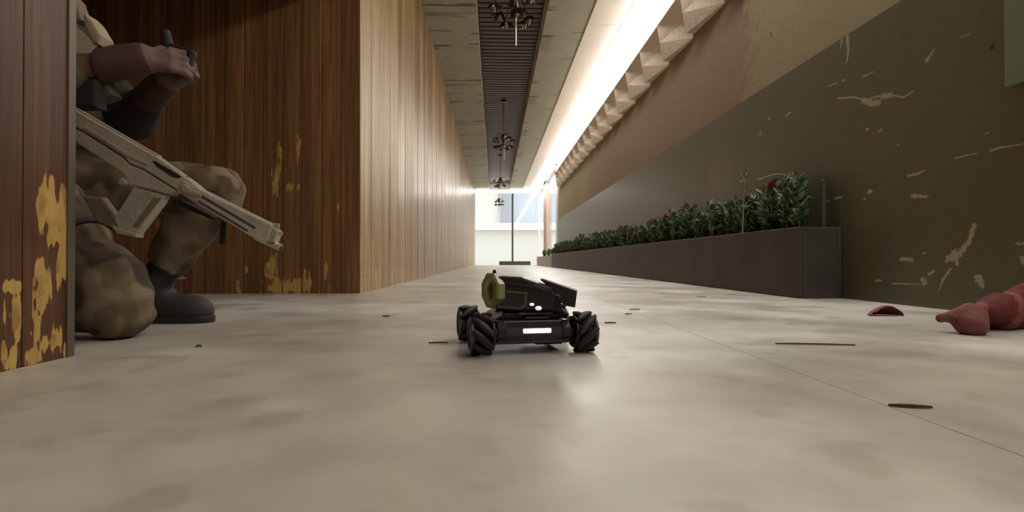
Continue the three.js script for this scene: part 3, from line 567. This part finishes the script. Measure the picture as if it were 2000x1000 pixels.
// ---------------------------------------------------------------- four-wheeled robot
{
  const a = onFloor(940, 694), b = onFloor(1139, 687), u = b.clone().sub(a), yaw = Math.atan2(-u.z, u.x), half = u.length() / 2, back = V(-Math.sin(yaw), 0, -Math.cos(yaw));
  const WB = 0.115, ctr = a.clone().add(b).multiplyScalar(0.5).addScaledVector(back, WB);
  const bot = thing('wheeled_robot', 'small black four-wheeled robot with a green-fronted head', 'robot', [ctr.x, 0, ctr.z]); bot.rotation.y = yaw;
  const black = std({ color: rgb(27, 23, 20), roughness: 0.4 }), shell = std({ color: rgb(42, 34, 30), roughness: 0.36 }), rub = std({ color: rgb(26, 22, 19), roughness: 0.62 }), grey = std({ color: rgb(92, 82, 74), roughness: 0.4, metalness: 0.2 });
  const R = 0.049, rho = 0.0385, WW = 0.052;
  const prof = []; for (let i = 0; i <= 8; i++) { const t = -0.033 + 0.066 * i / 8; prof.push(new THREE.Vector2(R - Math.hypot(rho, t * 0.707), t)); } prof.unshift(new THREE.Vector2(0.001, -0.034)); prof.push(new THREE.Vector2(0.001, 0.034));
  const rollG = new THREE.LatheGeometry(prof, 12);
  for (const sx of [-1, 1]) for (const sz of [1, -1]) {
    const w = mesh('wheel', merge([rod(V(-WW / 2 + 0.008, 0, 0), V(WW / 2 - 0.008, 0, 0), 0.026, 0.026, 20)]), rub, bot); w.position.set(sx * half, R, sz * WB); w.rotation.x = 0.25 * sz;
    for (const e of [-1, 1]) { const rim = new THREE.TorusGeometry(0.034, 0.0045, 8, 28); rim.rotateY(Math.PI / 2); mesh('rim', merge([rim.translate(e * (WW / 2 - 0.002), 0, 0), rod(V(e * (WW / 2 - 0.009), 0, 0), V(e * (WW / 2 - 0.002), 0, 0), 0.034, 0.03, 20)]), e === sx ? grey : black, w); }
    for (let k = 0; k < 8; k++) { const g = rollG.clone(); g.rotateX(0); g.applyMatrix4(new THREE.Matrix4().makeRotationZ(Math.PI / 2)); g.rotateY(-sx * sz * Math.PI / 4); g.rotateX(Math.PI / 2); g.translate(0, 0, 0);
      const r = new THREE.BufferGeometry().copy(rollG); // barrel axis: 45 degrees between the axle and the tangent
      r.applyQuaternion(new THREE.Quaternion().setFromUnitVectors(V(0, 1, 0), V(0.707, 0.707 * sx * sz, 0))); r.translate(0, 0, rho); r.rotateX(k / 8 * Math.PI * 2); mesh('roller', r, rub, w); }
    mesh('axle_mount', rod(V(sx * (half - WW / 2 - 0.03), R, sz * WB), V(sx * (half - WW / 2 - 0.001), R, sz * WB), 0.019, 0.017, 16), black, bot);
  }
  const IN = half - WW / 2 - 0.006;
  mesh('chassis', new RoundedBoxGeometry(IN * 2 - 0.03, 0.042, 0.23, 2, 0.006).translate(0, 0.058, 0), black, bot);
  for (const sz of [1, -1]) {
    const g = slab([[0.024, 0.006], [0.03, 0.02], [0.046, 0.028], [0.064, 0.024], [0.074, 0.004], [0.074, -0.02], [0.024, -0.02]].map(([y, z]) => [z, y]), IN * 2 - 0.006, 0.0025); g.rotateY(-Math.PI / 2); if (sz < 0) g.rotateY(Math.PI);
    const arm = mesh('armour_panel', g, shell, bot); arm.position.set(0, 0, sz * 0.104);
    mesh('light_bar', new RoundedBoxGeometry(0.068, 0.0115, 0.006, 2, 0.0028).translate(0.006 * sz, 0.055, sz * 0.0255), std({ color: 0xffffff, emissive: new THREE.Color().setRGB(1, 0.98, 0.9), emissiveIntensity: 0.75, roughness: 0.4 }), arm);
    for (const e of [-1, 1]) mesh('end_cap', slab([[0.028, 0.008], [0.042, 0.031], [0.062, 0.03], [0.078, 0.008], [0.078, -0.02], [0.028, -0.02]].map(([y, z]) => [z, y]), 0.022, 0.003).rotateY(sz > 0 ? -Math.PI / 2 : Math.PI / 2).translate(e * (IN - 0.014), 0, 0), shell, arm);
    mesh('lower_rail', new RoundedBoxGeometry(IN * 2 + 0.004, 0.006, 0.02, 1, 0.002).translate(0, 0.028, sz * 0.012), black, arm);
  }
  mesh('top_deck', slab([[-0.085, 0.079], [0.085, 0.079], [0.07, 0.094], [-0.06, 0.094]], 0.17, 0.004), black, bot);
  mesh('deck_ridge', new RoundedBoxGeometry(0.085, 0.006, 0.02, 1, 0.002).translate(0.01, 0.092, 0.088), grey, bot);
  mesh('deck_ridge', new RoundedBoxGeometry(0.06, 0.005, 0.014, 1, 0.002).translate(0.012, 0.083, 0.103), shell, bot);
  mesh('battery_pack', slab([[0.034, 0.08], [0.082, 0.076], [0.088, 0.092], [0.07, 0.124], [0.046, 0.124]], 0.06, 0.004).translate(0, 0, 0.045), shell, bot);
  mesh('shadow_box', new RoundedBoxGeometry(0.07, 0.02, 0.16, 2, 0.004).translate(0.05, 0.024, -0.005), black, bot);  // dark box added in place of the contact shadow beneath the body
  mesh('turntable', rod(V(-0.01, 0.09, 0), V(-0.01, 0.104, 0), 0.06, 0.052, 28), black, bot);
  mesh('neck', new RoundedBoxGeometry(0.075, 0.02, 0.07, 2, 0.005).translate(0.0, 0.108, 0), black, bot);
  // head, laid out in pixels of its own front (797 per metre)
  const hp = atZ(1030, 603, -1.37), inv = V(hp.x - ctr.x, 0, hp.z - ctr.z).applyAxisAngle(V(0, 1, 0), -yaw), S = 800, q = list => list.map(([x, y]) => [(x - 1030) / S, (603 - y) / S]);
  const head = mesh('head', slab(q([[976, 539], [1022, 541], [1078, 560], [1086, 574], [1080, 601], [1000, 605], [972, 602], [972, 560]]), 0.08, 0.005), black, bot);
  head.position.set(inv.x, hp.y, inv.z); head.rotation.y = -yaw - 0.12;
  mesh('side_bevel', slab(q([[984, 548], [1046, 555], [1074, 566], [1066, 569], [1034, 560], [982, 552]]), 0.006, 0.002).translate(0, 0, 0.041), shell, head);
  const fr = new THREE.Shape(q([[978, 565], [1032, 569], [1030, 594], [1020, 601], [976, 599]]).map(p => new THREE.Vector2(...p))); fr.holes.push(new THREE.Path(q([[982, 568.5], [1028, 572], [1026.5, 592], [1018, 597], [980, 595]]).map(p => new THREE.Vector2(...p))));
  mesh('screen_frame', new THREE.ExtrudeGeometry(fr, { depth: 0.004, bevelEnabled: true, bevelSize: 0.0006, bevelThickness: 0.0006, bevelSegments: 1 }).translate(0, 0, 0.0395), grey, head);
  mesh('screen', slab(q([[981, 568], [1029, 571.5], [1027, 592.5], [1018, 597.5], [979, 595.5]]), 0.003, 0.0005).translate(0, 0, 0.04), std({ color: rgb(40, 42, 30), roughness: 0.15 }), head);
  const oct = (r0, hole) => { const s = new THREE.Shape([...Array(8)].map((_, k) => new THREE.Vector2(Math.cos((k + 0.5) * Math.PI / 4) * r0, Math.sin((k + 0.5) * Math.PI / 4) * r0))); if (hole) s.holes.push(new THREE.Path([...Array(8)].map((_, k) => new THREE.Vector2(Math.cos((k + 0.5) * Math.PI / 4) * hole, Math.sin((k + 0.5) * Math.PI / 4) * hole)))); return s; };
  const turn = -0.95, lc = q([[970, 567]])[0];
  const lens = mesh('lens_ring', new THREE.ExtrudeGeometry(oct(0.041, 0.025), { depth: 0.016, bevelEnabled: true, bevelSize: 0.004, bevelThickness: 0.004, bevelSegments: 1 }).rotateY(turn), phys({ color: rgb(172, 174, 114), roughness: 0.25, transmission: 0.45, thickness: 0.02 }), head); lens.position.set(lc[0], lc[1], 0.012);
  mesh('lens', new THREE.ExtrudeGeometry(oct(0.0255), { depth: 0.01, bevelEnabled: false }).rotateY(turn), std({ color: rgb(92, 88, 36), roughness: 0.2 }), lens);
  mesh('aerial_tip', slab([[-0.006, 0.036], [0.006, 0.036], [0.003, 0.05], [-0.003, 0.05]], 0.008, 0.001).translate(-0.004, 0, 0.004), shell, lens);
  mesh('tail_plate', slab(q([[1055, 545], [1062, 544], [1126, 566], [1122, 598], [1104, 595], [1090, 586], [1080, 566]]), 0.055, 0.003).translate(0, 0, 0.004), black, head);
  mesh('tail_vent', slab(q([[1078, 569], [1094, 575], [1092, 578], [1077, 573]]), 0.004, 0.001).translate(0, 0, 0.033), grey, head);
  mesh('tail_arm', slab(q([[1066, 566], [1092, 575], [1098, 606], [1060, 606]]), 0.04, 0.003), black, head);
  for (const [x, y, r] of [[1040.5, 592, 0.005], [1053, 599, 0.007]]) { const p = q([[x, y]])[0]; mesh('highlight_spot', new THREE.SphereGeometry(r, 14, 10).scale(1.15, 0.75, 0.5).translate(p[0], p[1], 0.04), std({ color: 0xffffff, emissive: new THREE.Color().setRGB(1, 0.98, 0.92), emissiveIntensity: 0.45, roughness: 0.3 }), head); }  // glowing ovals painted in for bright highlights on the head, no lamps
}

// ---------------------------------------------------------------- kneeling person in the side passage
{
  const O = V(-1.3, 0, -1.8), J = (px, py, z) => atZ(px, py, z).sub(O), W3 = (x, y, z) => V(x, y, z).sub(O);
  const hipR = W3(-1.38, 0.47, -1.69), hipL = W3(-1.38, 0.48, -1.9), kneeR = W3(-1.085, 0.105, -1.635), ankR = W3(-1.47, 0.085, -1.66), toeR = W3(-1.56, 0.03, -1.66);
  const kneeL = W3(-0.965, 0.45, -1.98), ankL = J(302, 548, -2.03), toeL = J(388, 607, -2.03), heelL = J(288, 605, -2.03);
  const shR = W3(-1.49, 0.97, -1.63), shL = W3(-1.47, 0.96, -1.97), elR = J(112, 142, -1.64), elL = J(258, 228, -1.93);
  const wrR = J(274, 116, -1.7), wrL = J(322, 162, -1.83), pelvis = W3(-1.42, 0.52, -1.8), chest = W3(-1.46, 0.84, -1.8), neck = W3(-1.45, 1.04, -1.8), head = W3(-1.41, 1.18, -1.8);
  const hz = (c, d, w) => [c.clone().add(V(0, 0, w)), c.clone().add(V(0, 0, -w))];
  const p = thing('person', 'person kneeling on one knee in brown camouflage trousers, gloved hands raised', 'person', [O.x, 0, O.z]);
  const camo = (x, y, z) => { const a = noise3(x * 14, y * 10, z * 14, 61), b = noise3(x * 22 + 5, y * 16, z * 22, 67), c = noise3(x * 40, y * 40, z * 40, 71); let q = [104, 89, 68]; q = mixc(q, [82, 67, 49], smooth(0.52, 0.6, a)); q = mixc(q, [122, 106, 84], smooth(0.6, 0.66, b)); q = mixc(q, [66, 55, 42], smooth(0.34, 0.27, a)); q = mixc(q, [98, 72, 56], smooth(0.3, 0.22, b)); return q.map(v => v + (c - 0.5) * 20); };
  const skin = [112, 82, 64];
  // hands: palm, four bent fingers, thumb
  function handBones(wr, dir, up, side, curl) {        // dir along the palm, side towards the little finger
    const L = (a, b, c) => wr.clone().addScaledVector(dir, a).addScaledVector(side, b).addScaledVector(up, c), out = [];
    out.push([L(0, 0, 0), L(0.075, -0.012, 0), 0.027, 0.021], [L(0.02, 0.012, 0), L(0.075, 0.02, 0), 0.022, 0.019], [L(0, 0, 0), L(-0.05, 0, 0), 0.029, 0.034]);
    [[-0.032, 1.0], [-0.011, 1.08], [0.011, 1.02], [0.032, 0.85]].forEach(([b, k], i) => {
      const a0 = L(0.08, b, 0.004), s1 = 0.038 * k, s2 = 0.028 * k, s3 = 0.022 * k, an = [curl * 0.55, curl * 1.25, curl * 1.8], pts = [a0]; let q = a0.clone();
      [s1, s2, s3].forEach((s, j) => { q = q.clone().addScaledVector(dir, Math.cos(an[j]) * s).addScaledVector(up, -Math.sin(an[j]) * s); pts.push(q); });
      for (let j = 0; j < 3; j++) out.push([pts[j], pts[j + 1], 0.0105 - j * 0.0008, 0.0098 - j * 0.0008]);
    });
    const t0 = L(0.022, -0.026, -0.006), t1 = L(0.05, -0.05, -0.024), t2 = L(0.082, -0.048, -0.034); out.push([t0, t1, 0.014, 0.0115], [t1, t2, 0.0115, 0.0095]);
    return out;
  }
  const dR = V(0.93, 0.08, -0.3).normalize(), sR = V(0.1, -0.92, 0.2).addScaledVector(dR, -V(0.1, -0.92, 0.2).dot(dR)).normalize(), uR = sR.clone().cross(dR).normalize();
  if (uR.z < 0) uR.negate();
  const dL = V(0.86, 0.42, 0.05).normalize(), sL = V(0.45, -0.9, 0).addScaledVector(dL, -V(0.45, -0.9, 0).dot(dL)).normalize(), uL = V().crossVectors(dL, sL).normalize(); if (uL.z > 0) uL.negate();
  const handR = handBones(wrR, dR, uR, sR, 0.85), handL = handBones(wrL, dL, uL, sL, 1.15);
  // one continuous body
  const B = [[...hz(pelvis, 0, 0.075), 0.115, 0.115], [pelvis, chest, 0.12, 0.12], [...hz(chest, 0, 0.09), 0.11, 0.11], [shR, shL, 0.07, 0.07], [neck.clone().add(V(0, -0.06, 0)), neck.clone().add(V(0.01, 0.06, 0)), 0.058, 0.052],
    [head, head.clone().add(V(0.01, 0.05, 0)), 0.078, 0.09], [head.clone().add(V(0.05, -0.04, 0)), head.clone().add(V(0.035, 0, 0)), 0.05, 0.066], [head.clone().add(V(0.095, 0.0, 0)), head.clone().add(V(0.085, 0.035, 0)), 0.014, 0.008],
    [head.clone().add(V(0, 0.0, 0.088)), head.clone().add(V(0, 0.03, 0.088)), 0.014, 0.016], [head.clone().add(V(0, 0.0, -0.088)), head.clone().add(V(0, 0.03, -0.088)), 0.014, 0.016],
    [hipR, kneeR, 0.088, 0.062], [kneeR, ankR, 0.058, 0.04], [ankR, toeR, 0.042, 0.03], [hipL, kneeL, 0.088, 0.06], [kneeL, ankL, 0.057, 0.04], [ankL, heelL, 0.038, 0.034], [heelL, toeL, 0.034, 0.03],
    [shR, elR, 0.054, 0.044], [elR, wrR, 0.045, 0.031], [shL, elL, 0.054, 0.044], [elL, wrL, 0.043, 0.03]];
  const handsOnly = bones([...handR, ...handL].map(([a, b, r, q]) => [a, b, r - 0.002, q - 0.002]), 0.006), bodyF = bones(B, 0.035);
  const body = mesh('body', sdfMesh(bodyF, [-0.48, -0.01, -0.34], [0.48, 1.42, 0.32], 0.013, () => skin), std({ vertexColors: true, roughness: 0.6 }), p);
  mesh('eye', merge([1, -1].map(s => new THREE.SphereGeometry(0.012, 12, 8).translate(head.x + 0.083, head.y + 0.03, head.z + s * 0.03))), std({ color: rgb(40, 30, 24), roughness: 0.3 }), body);
  // trousers with folds
  const legs = bones([[...hz(pelvis, 0, 0.075), 0.128, 0.128], [hipR, kneeR, 0.1, 0.092], [kneeR.clone().add(V(0.022, -0.035, 0)), kneeR.clone().add(V(-0.01, 0.06, 0)), 0.08, 0.088], [kneeR, ankR, 0.085, 0.062], [hipL, kneeL, 0.108, 0.088], [kneeL, ankL, 0.084, 0.068]], 0.04);
  const wr3 = (x, y, z) => 0.007 * Math.sin(y * 70 - x * 45 + 5 * noise3(x * 9, y * 9, z * 9, 21)) * noise3(x * 6, y * 6, z * 6, 23) + 0.012 * (noise3(x * 18, y * 18, z * 18, 27) - 0.5);
  const cutL = kneeL.clone().lerp(ankL, 0.8), axL = ankL.clone().sub(kneeL).normalize();
  mesh('trousers', sdfMesh((x, y, z) => { let d = legs(x, y, z) + wr3(x, y, z); d = Math.max(d, 0.004 - y, y - 0.66); const past = (x - cutL.x) * axL.x + (y - cutL.y) * axL.y + (z - cutL.z) * axL.z; if (z < -0.09) d = Math.max(d, past); return d; }, [-0.46, -0.01, -0.36], [0.5, 0.7, 0.34], 0.0095, camo), cloth(0.92), p);
  const strap = std({ color: rgb(52, 44, 36), roughness: 0.8 });
  mesh('thigh_strap', new THREE.TorusGeometry(0.104, 0.008, 8, 40).applyQuaternion(new THREE.Quaternion().setFromUnitVectors(V(0, 0, 1), kneeR.clone().sub(hipR).normalize())).translate(...hipR.clone().lerp(kneeR, 0.55).toArray()), strap, p);
  // boots
  const bootF = bones([[ankL.clone().add(V(0.075, 0.11, 0)), ankL.clone().add(V(0.01, 0, 0)), 0.06, 0.05], [ankL, heelL.clone().add(V(-0.005, 0.012, 0)), 0.048, 0.044], [heelL.clone().add(V(0, 0.01, 0)), toeL.clone().add(V(-0.02, 0.008, 0)), 0.044, 0.046], [toeL.clone().add(V(-0.05, 0.008, 0)), toeL.clone().add(V(0.005, 0.0, 0)), 0.05, 0.046], [ankL.clone().add(V(0.0, -0.03, 0)), toeL.clone().add(V(-0.08, 0.01, 0)), 0.044, 0.044]], 0.016);
  const bootMat = std({ color: rgb(58, 52, 46), roughness: 0.7 }), soleMat = std({ color: rgb(44, 40, 36), roughness: 0.8 });
  mesh('boot', sdfMesh((x, y, z) => Math.max(bootF(x, y, z) + 0.0025 * Math.sin(y * 150 + x * 60) * smooth(0.12, 0.16, y), 0.02 - y, y - 0.28), [-0.16, -0.01, -0.36], [0.36, 0.3, -0.1], 0.007), bootMat, p);
  mesh('boot_sole', sdfMesh((x, y, z) => Math.max(bootF(x, Math.max(y, 0.03), z) - 0.004, 0.001 - y, y - 0.026), [-0.16, -0.01, -0.36], [0.36, 0.04, -0.1], 0.006), soleMat, p);
  for (let k = 0; k < 4; k++) { const c = ankL.clone().lerp(toeL, 0.1 + k * 0.11).add(V(0.045 - k * 0.006, 0.035 + k * 0.006, 0)); mesh('boot_lace', rod(c.clone().add(V(0, 0, -0.028)), c.clone().add(V(0, 0, 0.028)), 0.003), std({ color: rgb(96, 92, 84), roughness: 0.8 }), p); }
  const boot2 = bones([[ankR.clone().add(V(0.08, 0.0, 0)), ankR, 0.056, 0.056], [ankR, toeR.clone().add(V(0, 0.03, 0)), 0.056, 0.046]], 0.03);
  mesh('boot', sdfMesh((x, y, z) => Math.max(boot2(x, y, z), 0.001 - y), [-0.4, -0.01, 0.04], [0.02, 0.2, 0.24], 0.009), bootMat, p);
  // jacket, vest
  const jack = bones([[...hz(pelvis.clone().add(V(0, 0.1, 0)), 0, 0.08), 0.13, 0.13], [pelvis, chest, 0.132, 0.132], [...hz(chest, 0, 0.1), 0.125, 0.125], [shR, shL, 0.084, 0.084], [shR, elR, 0.07, 0.06], [elR, elR.clone().lerp(wrR, 0.1), 0.058, 0.054], [shL, elL, 0.07, 0.066], [elL, elL.clone().lerp(wrL, 0.42), 0.066, 0.056]], 0.04);
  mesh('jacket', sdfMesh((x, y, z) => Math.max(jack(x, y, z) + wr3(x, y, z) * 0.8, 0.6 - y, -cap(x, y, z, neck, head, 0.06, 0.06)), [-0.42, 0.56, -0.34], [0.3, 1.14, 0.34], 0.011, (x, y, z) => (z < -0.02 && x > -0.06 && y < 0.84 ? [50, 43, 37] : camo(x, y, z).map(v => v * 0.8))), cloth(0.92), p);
  const vest = bones([[pelvis.clone().add(V(0, 0.12, 0.06)), chest.clone().add(V(0.005, 0.03, 0.07)), 0.15, 0.145], [pelvis.clone().add(V(0, 0.12, -0.06)), chest.clone().add(V(0.005, 0.03, -0.07)), 0.15, 0.145]], 0.05);
  mesh('vest', sdfMesh((x, y, z) => Math.max(vest(x, y, z) + wr3(x, y, z) * 0.3, 0.64 - y, y - 0.98, Math.abs(z) - 0.175), [-0.42, 0.6, -0.22], [0.14, 1.02, 0.22], 0.011, (x, y, z) => mixc([116, 104, 82], [94, 84, 66], noise3(x * 30, y * 30, z * 30, 5))), cloth(0.95), p);
  const khaki = std({ color: rgb(170, 154, 124), roughness: 0.9, bumpMap: weave, bumpScale: 0.0006 }), dark = std({ color: rgb(44, 40, 36), roughness: 0.9 }), greyC = std({ color: rgb(86, 80, 74), roughness: 0.9 });
  const flat = (pts, z, t, m, n) => mesh(n, slab(pts.map(([x, y]) => { const q = J(x, y, z); return [q.x, q.y]; }), t, 0.008).translate(0, 0, z - O.z), m, p);
  flat([[180, 34], [194, 48], [212, 78], [207, 94], [194, 92], [176, 58]], -1.66, 0.06, khaki, 'chest_pouch');
  flat([[128, -30], [158, 4], [172, 46], [160, 50], [130, 34]], -1.64, 0.05, std({ color: rgb(128, 112, 90), roughness: 0.9 }), 'shoulder_strap');
  flat([[150, 160], [196, 158], [200, 214], [156, 214]], -1.66, 0.05, dark, 'belt_pouch');
  flat([[184, 162], [214, 158], [232, 190], [206, 200], [186, 192]], -1.7, 0.05, greyC, 'belt_pouch');
  flat([[166, 383], [206, 386], [238, 428], [214, 442], [196, 436]], -1.56, 0.03, std({ color: rgb(122, 108, 84), roughness: 0.9 }), 'drop_pouch');
  // gloves
  const maroon = [78, 50, 44], palmC = [112, 88, 80];
  const gR = bones(handR, 0.008), gL = bones(handL, 0.008);
  const cuffR = (x, y, z) => Math.max(cap(x, y, z, elR.clone().lerp(wrR, 0.52), wrR, 0.05, 0.047), -((x - elR.clone().lerp(wrR, 0.53).x)));
  const eL = elL.clone().lerp(wrL, 0.45), aL = wrL.clone().sub(elL).normalize();
  const cuffL = (x, y, z) => Math.max(cap(x, y, z, eL, wrL, 0.05, 0.042), -((x - eL.x) * aL.x + (y - eL.y) * aL.y + (z - eL.z) * aL.z));
  const bb = (list, m) => { const lo = [9, 9, 9], hi = [-9, -9, -9]; for (const [a, b] of list) for (const q of [a, b]) q.toArray().forEach((v, i) => { lo[i] = Math.min(lo[i], v - m); hi[i] = Math.max(hi[i], v + m); }); return [lo, hi]; };
  for (const [hb, g, cf, e, w] of [[handR, gR, cuffR, elR, wrR], [handL, gL, cuffL, elL, wrL]]) {
    const [lo, hi] = bb([...hb, [e.clone().lerp(w, 0.45), w]], 0.055);
    mesh('glove', sdfMesh((x, y, z) => smin(g(x, y, z), cf(x, y, z), 0.012), lo, hi, 0.0042, (x, y, z) => { const t = (x - w.x) * (w.x - e.x) + (y - w.y) * (w.y - e.y) + (z - w.z) * (w.z - e.z); const n = noise3(x * 60, y * 60, z * 60, 7) * 14; const q = t < 0.004 ? maroon : palmC; return q.map(v => v + n - 7); }), cloth(0.8), p);
  }
  // helmet and hair
  mesh('helmet', new THREE.SphereGeometry(0.128, 28, 14, 0, 6.2832, 0, 1.75).scale(1.08, 0.95, 0.95).translate(head.x - 0.005, head.y + 0.055, head.z), std({ color: rgb(120, 108, 84), roughness: 0.8, side: THREE.DoubleSide }), p);
  mesh('chin_strap', new THREE.TorusGeometry(0.096, 0.006, 6, 30, Math.PI).rotateZ(Math.PI).rotateY(Math.PI / 2).translate(head.x + 0.03, head.y + 0.0, head.z), dark, p);
  // ------------------------------------------------------------ the hand-held controller
  const mid = J(350, 118, -1.765).add(O), ctl = thing('handheld_controller', 'small dark controller held between the gloved hands', 'controller', mid.toArray());
  const blk = std({ color: rgb(24, 19, 18), roughness: 0.7 });
  mesh('body', new RoundedBoxGeometry(0.085, 0.085, 0.03, 3, 0.01).rotateZ(-0.3), blk, ctl);
  mesh('aerial', rod(V(-0.03, 0.03, 0), V(-0.044, 0.09, 0), 0.018, 0.014, 12), blk, ctl);
  mesh('screen', new RoundedBoxGeometry(0.06, 0.06, 0.002, 1, 0.0008).rotateZ(-0.3).translate(0, 0, 0.0155), std({ color: rgb(24, 24, 26), roughness: 0.15 }), ctl);
}

// ---------------------------------------------------------------- rifle hanging at the person's side
{
  const Z = -1.5, o = atZ(300, 340, Z), q = list => list.map(([x, y]) => { const p = atZ(x, y, Z); return [p.x - o.x, p.y - o.y]; });
  const t = thing('assault_rifle', 'pale sand-grey metal rifle slung across the kneeling person', 'rifle', o.toArray());
  const mTex = makeTex(256, 256, (u, v) => { const a = fbm(u * 6, v * 6, 601, 5, 6, 6), b = fbm(u * 60, v * 30, 607, 3, 60, 30); const c = mixc([162, 153, 138], [190, 181, 166], a); return [c[0] + (b - 0.5) * 26, c[1] + (b - 0.5) * 26, c[2] + (b - 0.5) * 26]; }); mTex.repeat.set(3, 3);
  const sand = std({ map: mTex, roughness: 0.36, metalness: 0.2 }), pale = std({ map: mTex, color: rgb(255, 250, 240), roughness: 0.3, metalness: 0.3 }), dk = std({ color: rgb(66, 60, 52), roughness: 0.6 }), strapM = std({ color: rgb(38, 30, 25), roughness: 0.9 });
  const part = (n, pts, th, m, dz = 0, bev = 0.003) => mesh(n, metreUV(slab(q(pts), th, bev).translate(0, 0, dz)), m, t);
  const slotPts = [[303, 316], [310, 314], [352, 338], [366, 348], [356, 353], [343, 350], [312, 330]];
  const up = new THREE.Shape(q([[134, 208], [158, 219], [312, 307], [378, 354], [400, 372], [392, 392], [352, 372], [286, 330], [262, 322], [250, 308], [174, 260], [130, 236]]).map(a => new THREE.Vector2(...a))); up.holes.push(new THREE.Path(q(slotPts).map(a => new THREE.Vector2(...a))));
  mesh('upper_receiver', metreUV(new THREE.ExtrudeGeometry(up, { depth: 0.03, bevelEnabled: true, bevelSize: 0.003, bevelOffset: -0.003, bevelThickness: 0.004, bevelSegments: 2 }).translate(0, 0, -0.015)), sand, t);
  part('bolt', [[302, 313], [368, 346], [362, 356], [306, 332]], 0.022, dk, 0);
  part('top_rail', [[140, 206], [160, 216], [312, 304], [312, 309], [158, 222], [138, 212]], 0.02, pale, 0, 0.001);
  part('receiver_rib', [[176, 248], [262, 303], [300, 322], [298, 326], [258, 309], [174, 255]], 0.044, pale, 0, 0.002);
  part('lower_receiver', [[120, 236], [172, 262], [248, 310], [262, 324], [286, 333], [352, 374], [338, 382], [300, 372], [258, 361], [249, 342], [142, 271], [118, 262]], 0.034, sand, 0, 0.004);
  part('selector_knob', [[242, 354], [250, 350], [258, 355], [258, 362], [249, 365], [241, 361]], 0.05, pale, 0);
  const mag = part('magazine', [[267, 366], [329, 382], [320, 398], [272, 461], [240, 452], [228, 428]], 0.028, sand, 0, 0.004);
  mesh('groove', metreUV(slab(q([[306, 386], [322, 388], [276, 446], [264, 444]]), 0.003, 0.001).translate(0, 0, 0.0128)), std({ color: rgb(112, 100, 84), roughness: 0.5 }), mag);
  mesh('base_plate', metreUV(slab(q([[229, 440], [241, 448], [274, 457], [273, 464], [238, 457], [228, 447]]), 0.034, 0.002)), pale, mag);
  part('handguard', [[366, 352], [400, 372], [538, 440], [531, 468], [522, 478], [398, 404], [352, 374]], 0.044, sand, 0, 0.005);
  part('handguard_groove', [[404, 383], [506, 444], [505, 449], [402, 388]], 0.003, dk, 0.0215, 0.001);
  part('handguard_groove', [[396, 392], [492, 450], [491, 454], [395, 397]], 0.003, dk, 0.0215, 0.001);
  part('takedown_lever', [[362, 364], [372, 362], [384, 372], [404, 380], [402, 386], [384, 384], [366, 376]], 0.056, pale, 0, 0.003);
  part('gas_block', [[518, 436], [540, 446], [548, 452], [540, 474], [522, 470], [512, 456]], 0.036, pale, 0, 0.003);
  for (const [x, y] of [[523, 452], [525, 458]]) part('gas_port', [[x, y], [x + 4, y + 1], [x + 3, y + 4], [x - 1, y + 3]], 0.003, dk, 0.0175, 0.0005);
  part('front_sight', [[533, 441], [537, 435], [546, 437], [545, 452], [552, 455], [551, 459], [540, 458]], 0.008, pale, 0, 0.001);
  const b0 = atZ(500, 462, Z).sub(o), b1 = atZ(549, 484, Z).sub(o), b2 = atZ(551.5, 485, Z).sub(o);
  mesh('barrel', rod(b0, b1, 0.0095, 0.0095, 18), pale, t); mesh('muzzle_bore', rod(b1, b2, 0.0085, 0.0075, 16), dk, t);
  part('pistol_grip', [[112, 256], [140, 268], [134, 316], [106, 306]], 0.03, sand, 0, 0.006);
  part('stock', [[20, 140], [134, 208], [130, 262], [110, 262], [0, 218]], 0.036, sand, 0, 0.006);
  part('sling', [[331, 388], [346, 390], [412, 424], [409, 428], [338, 400], [330, 396]], 0.03, strapM, -0.03, 0.001);
  part('sling_tail', [[421, 430], [432, 432], [430, 470], [422, 478], [417, 474]], 0.004, strapM, -0.03, 0.001);
}
renderer.render(scene, camera);
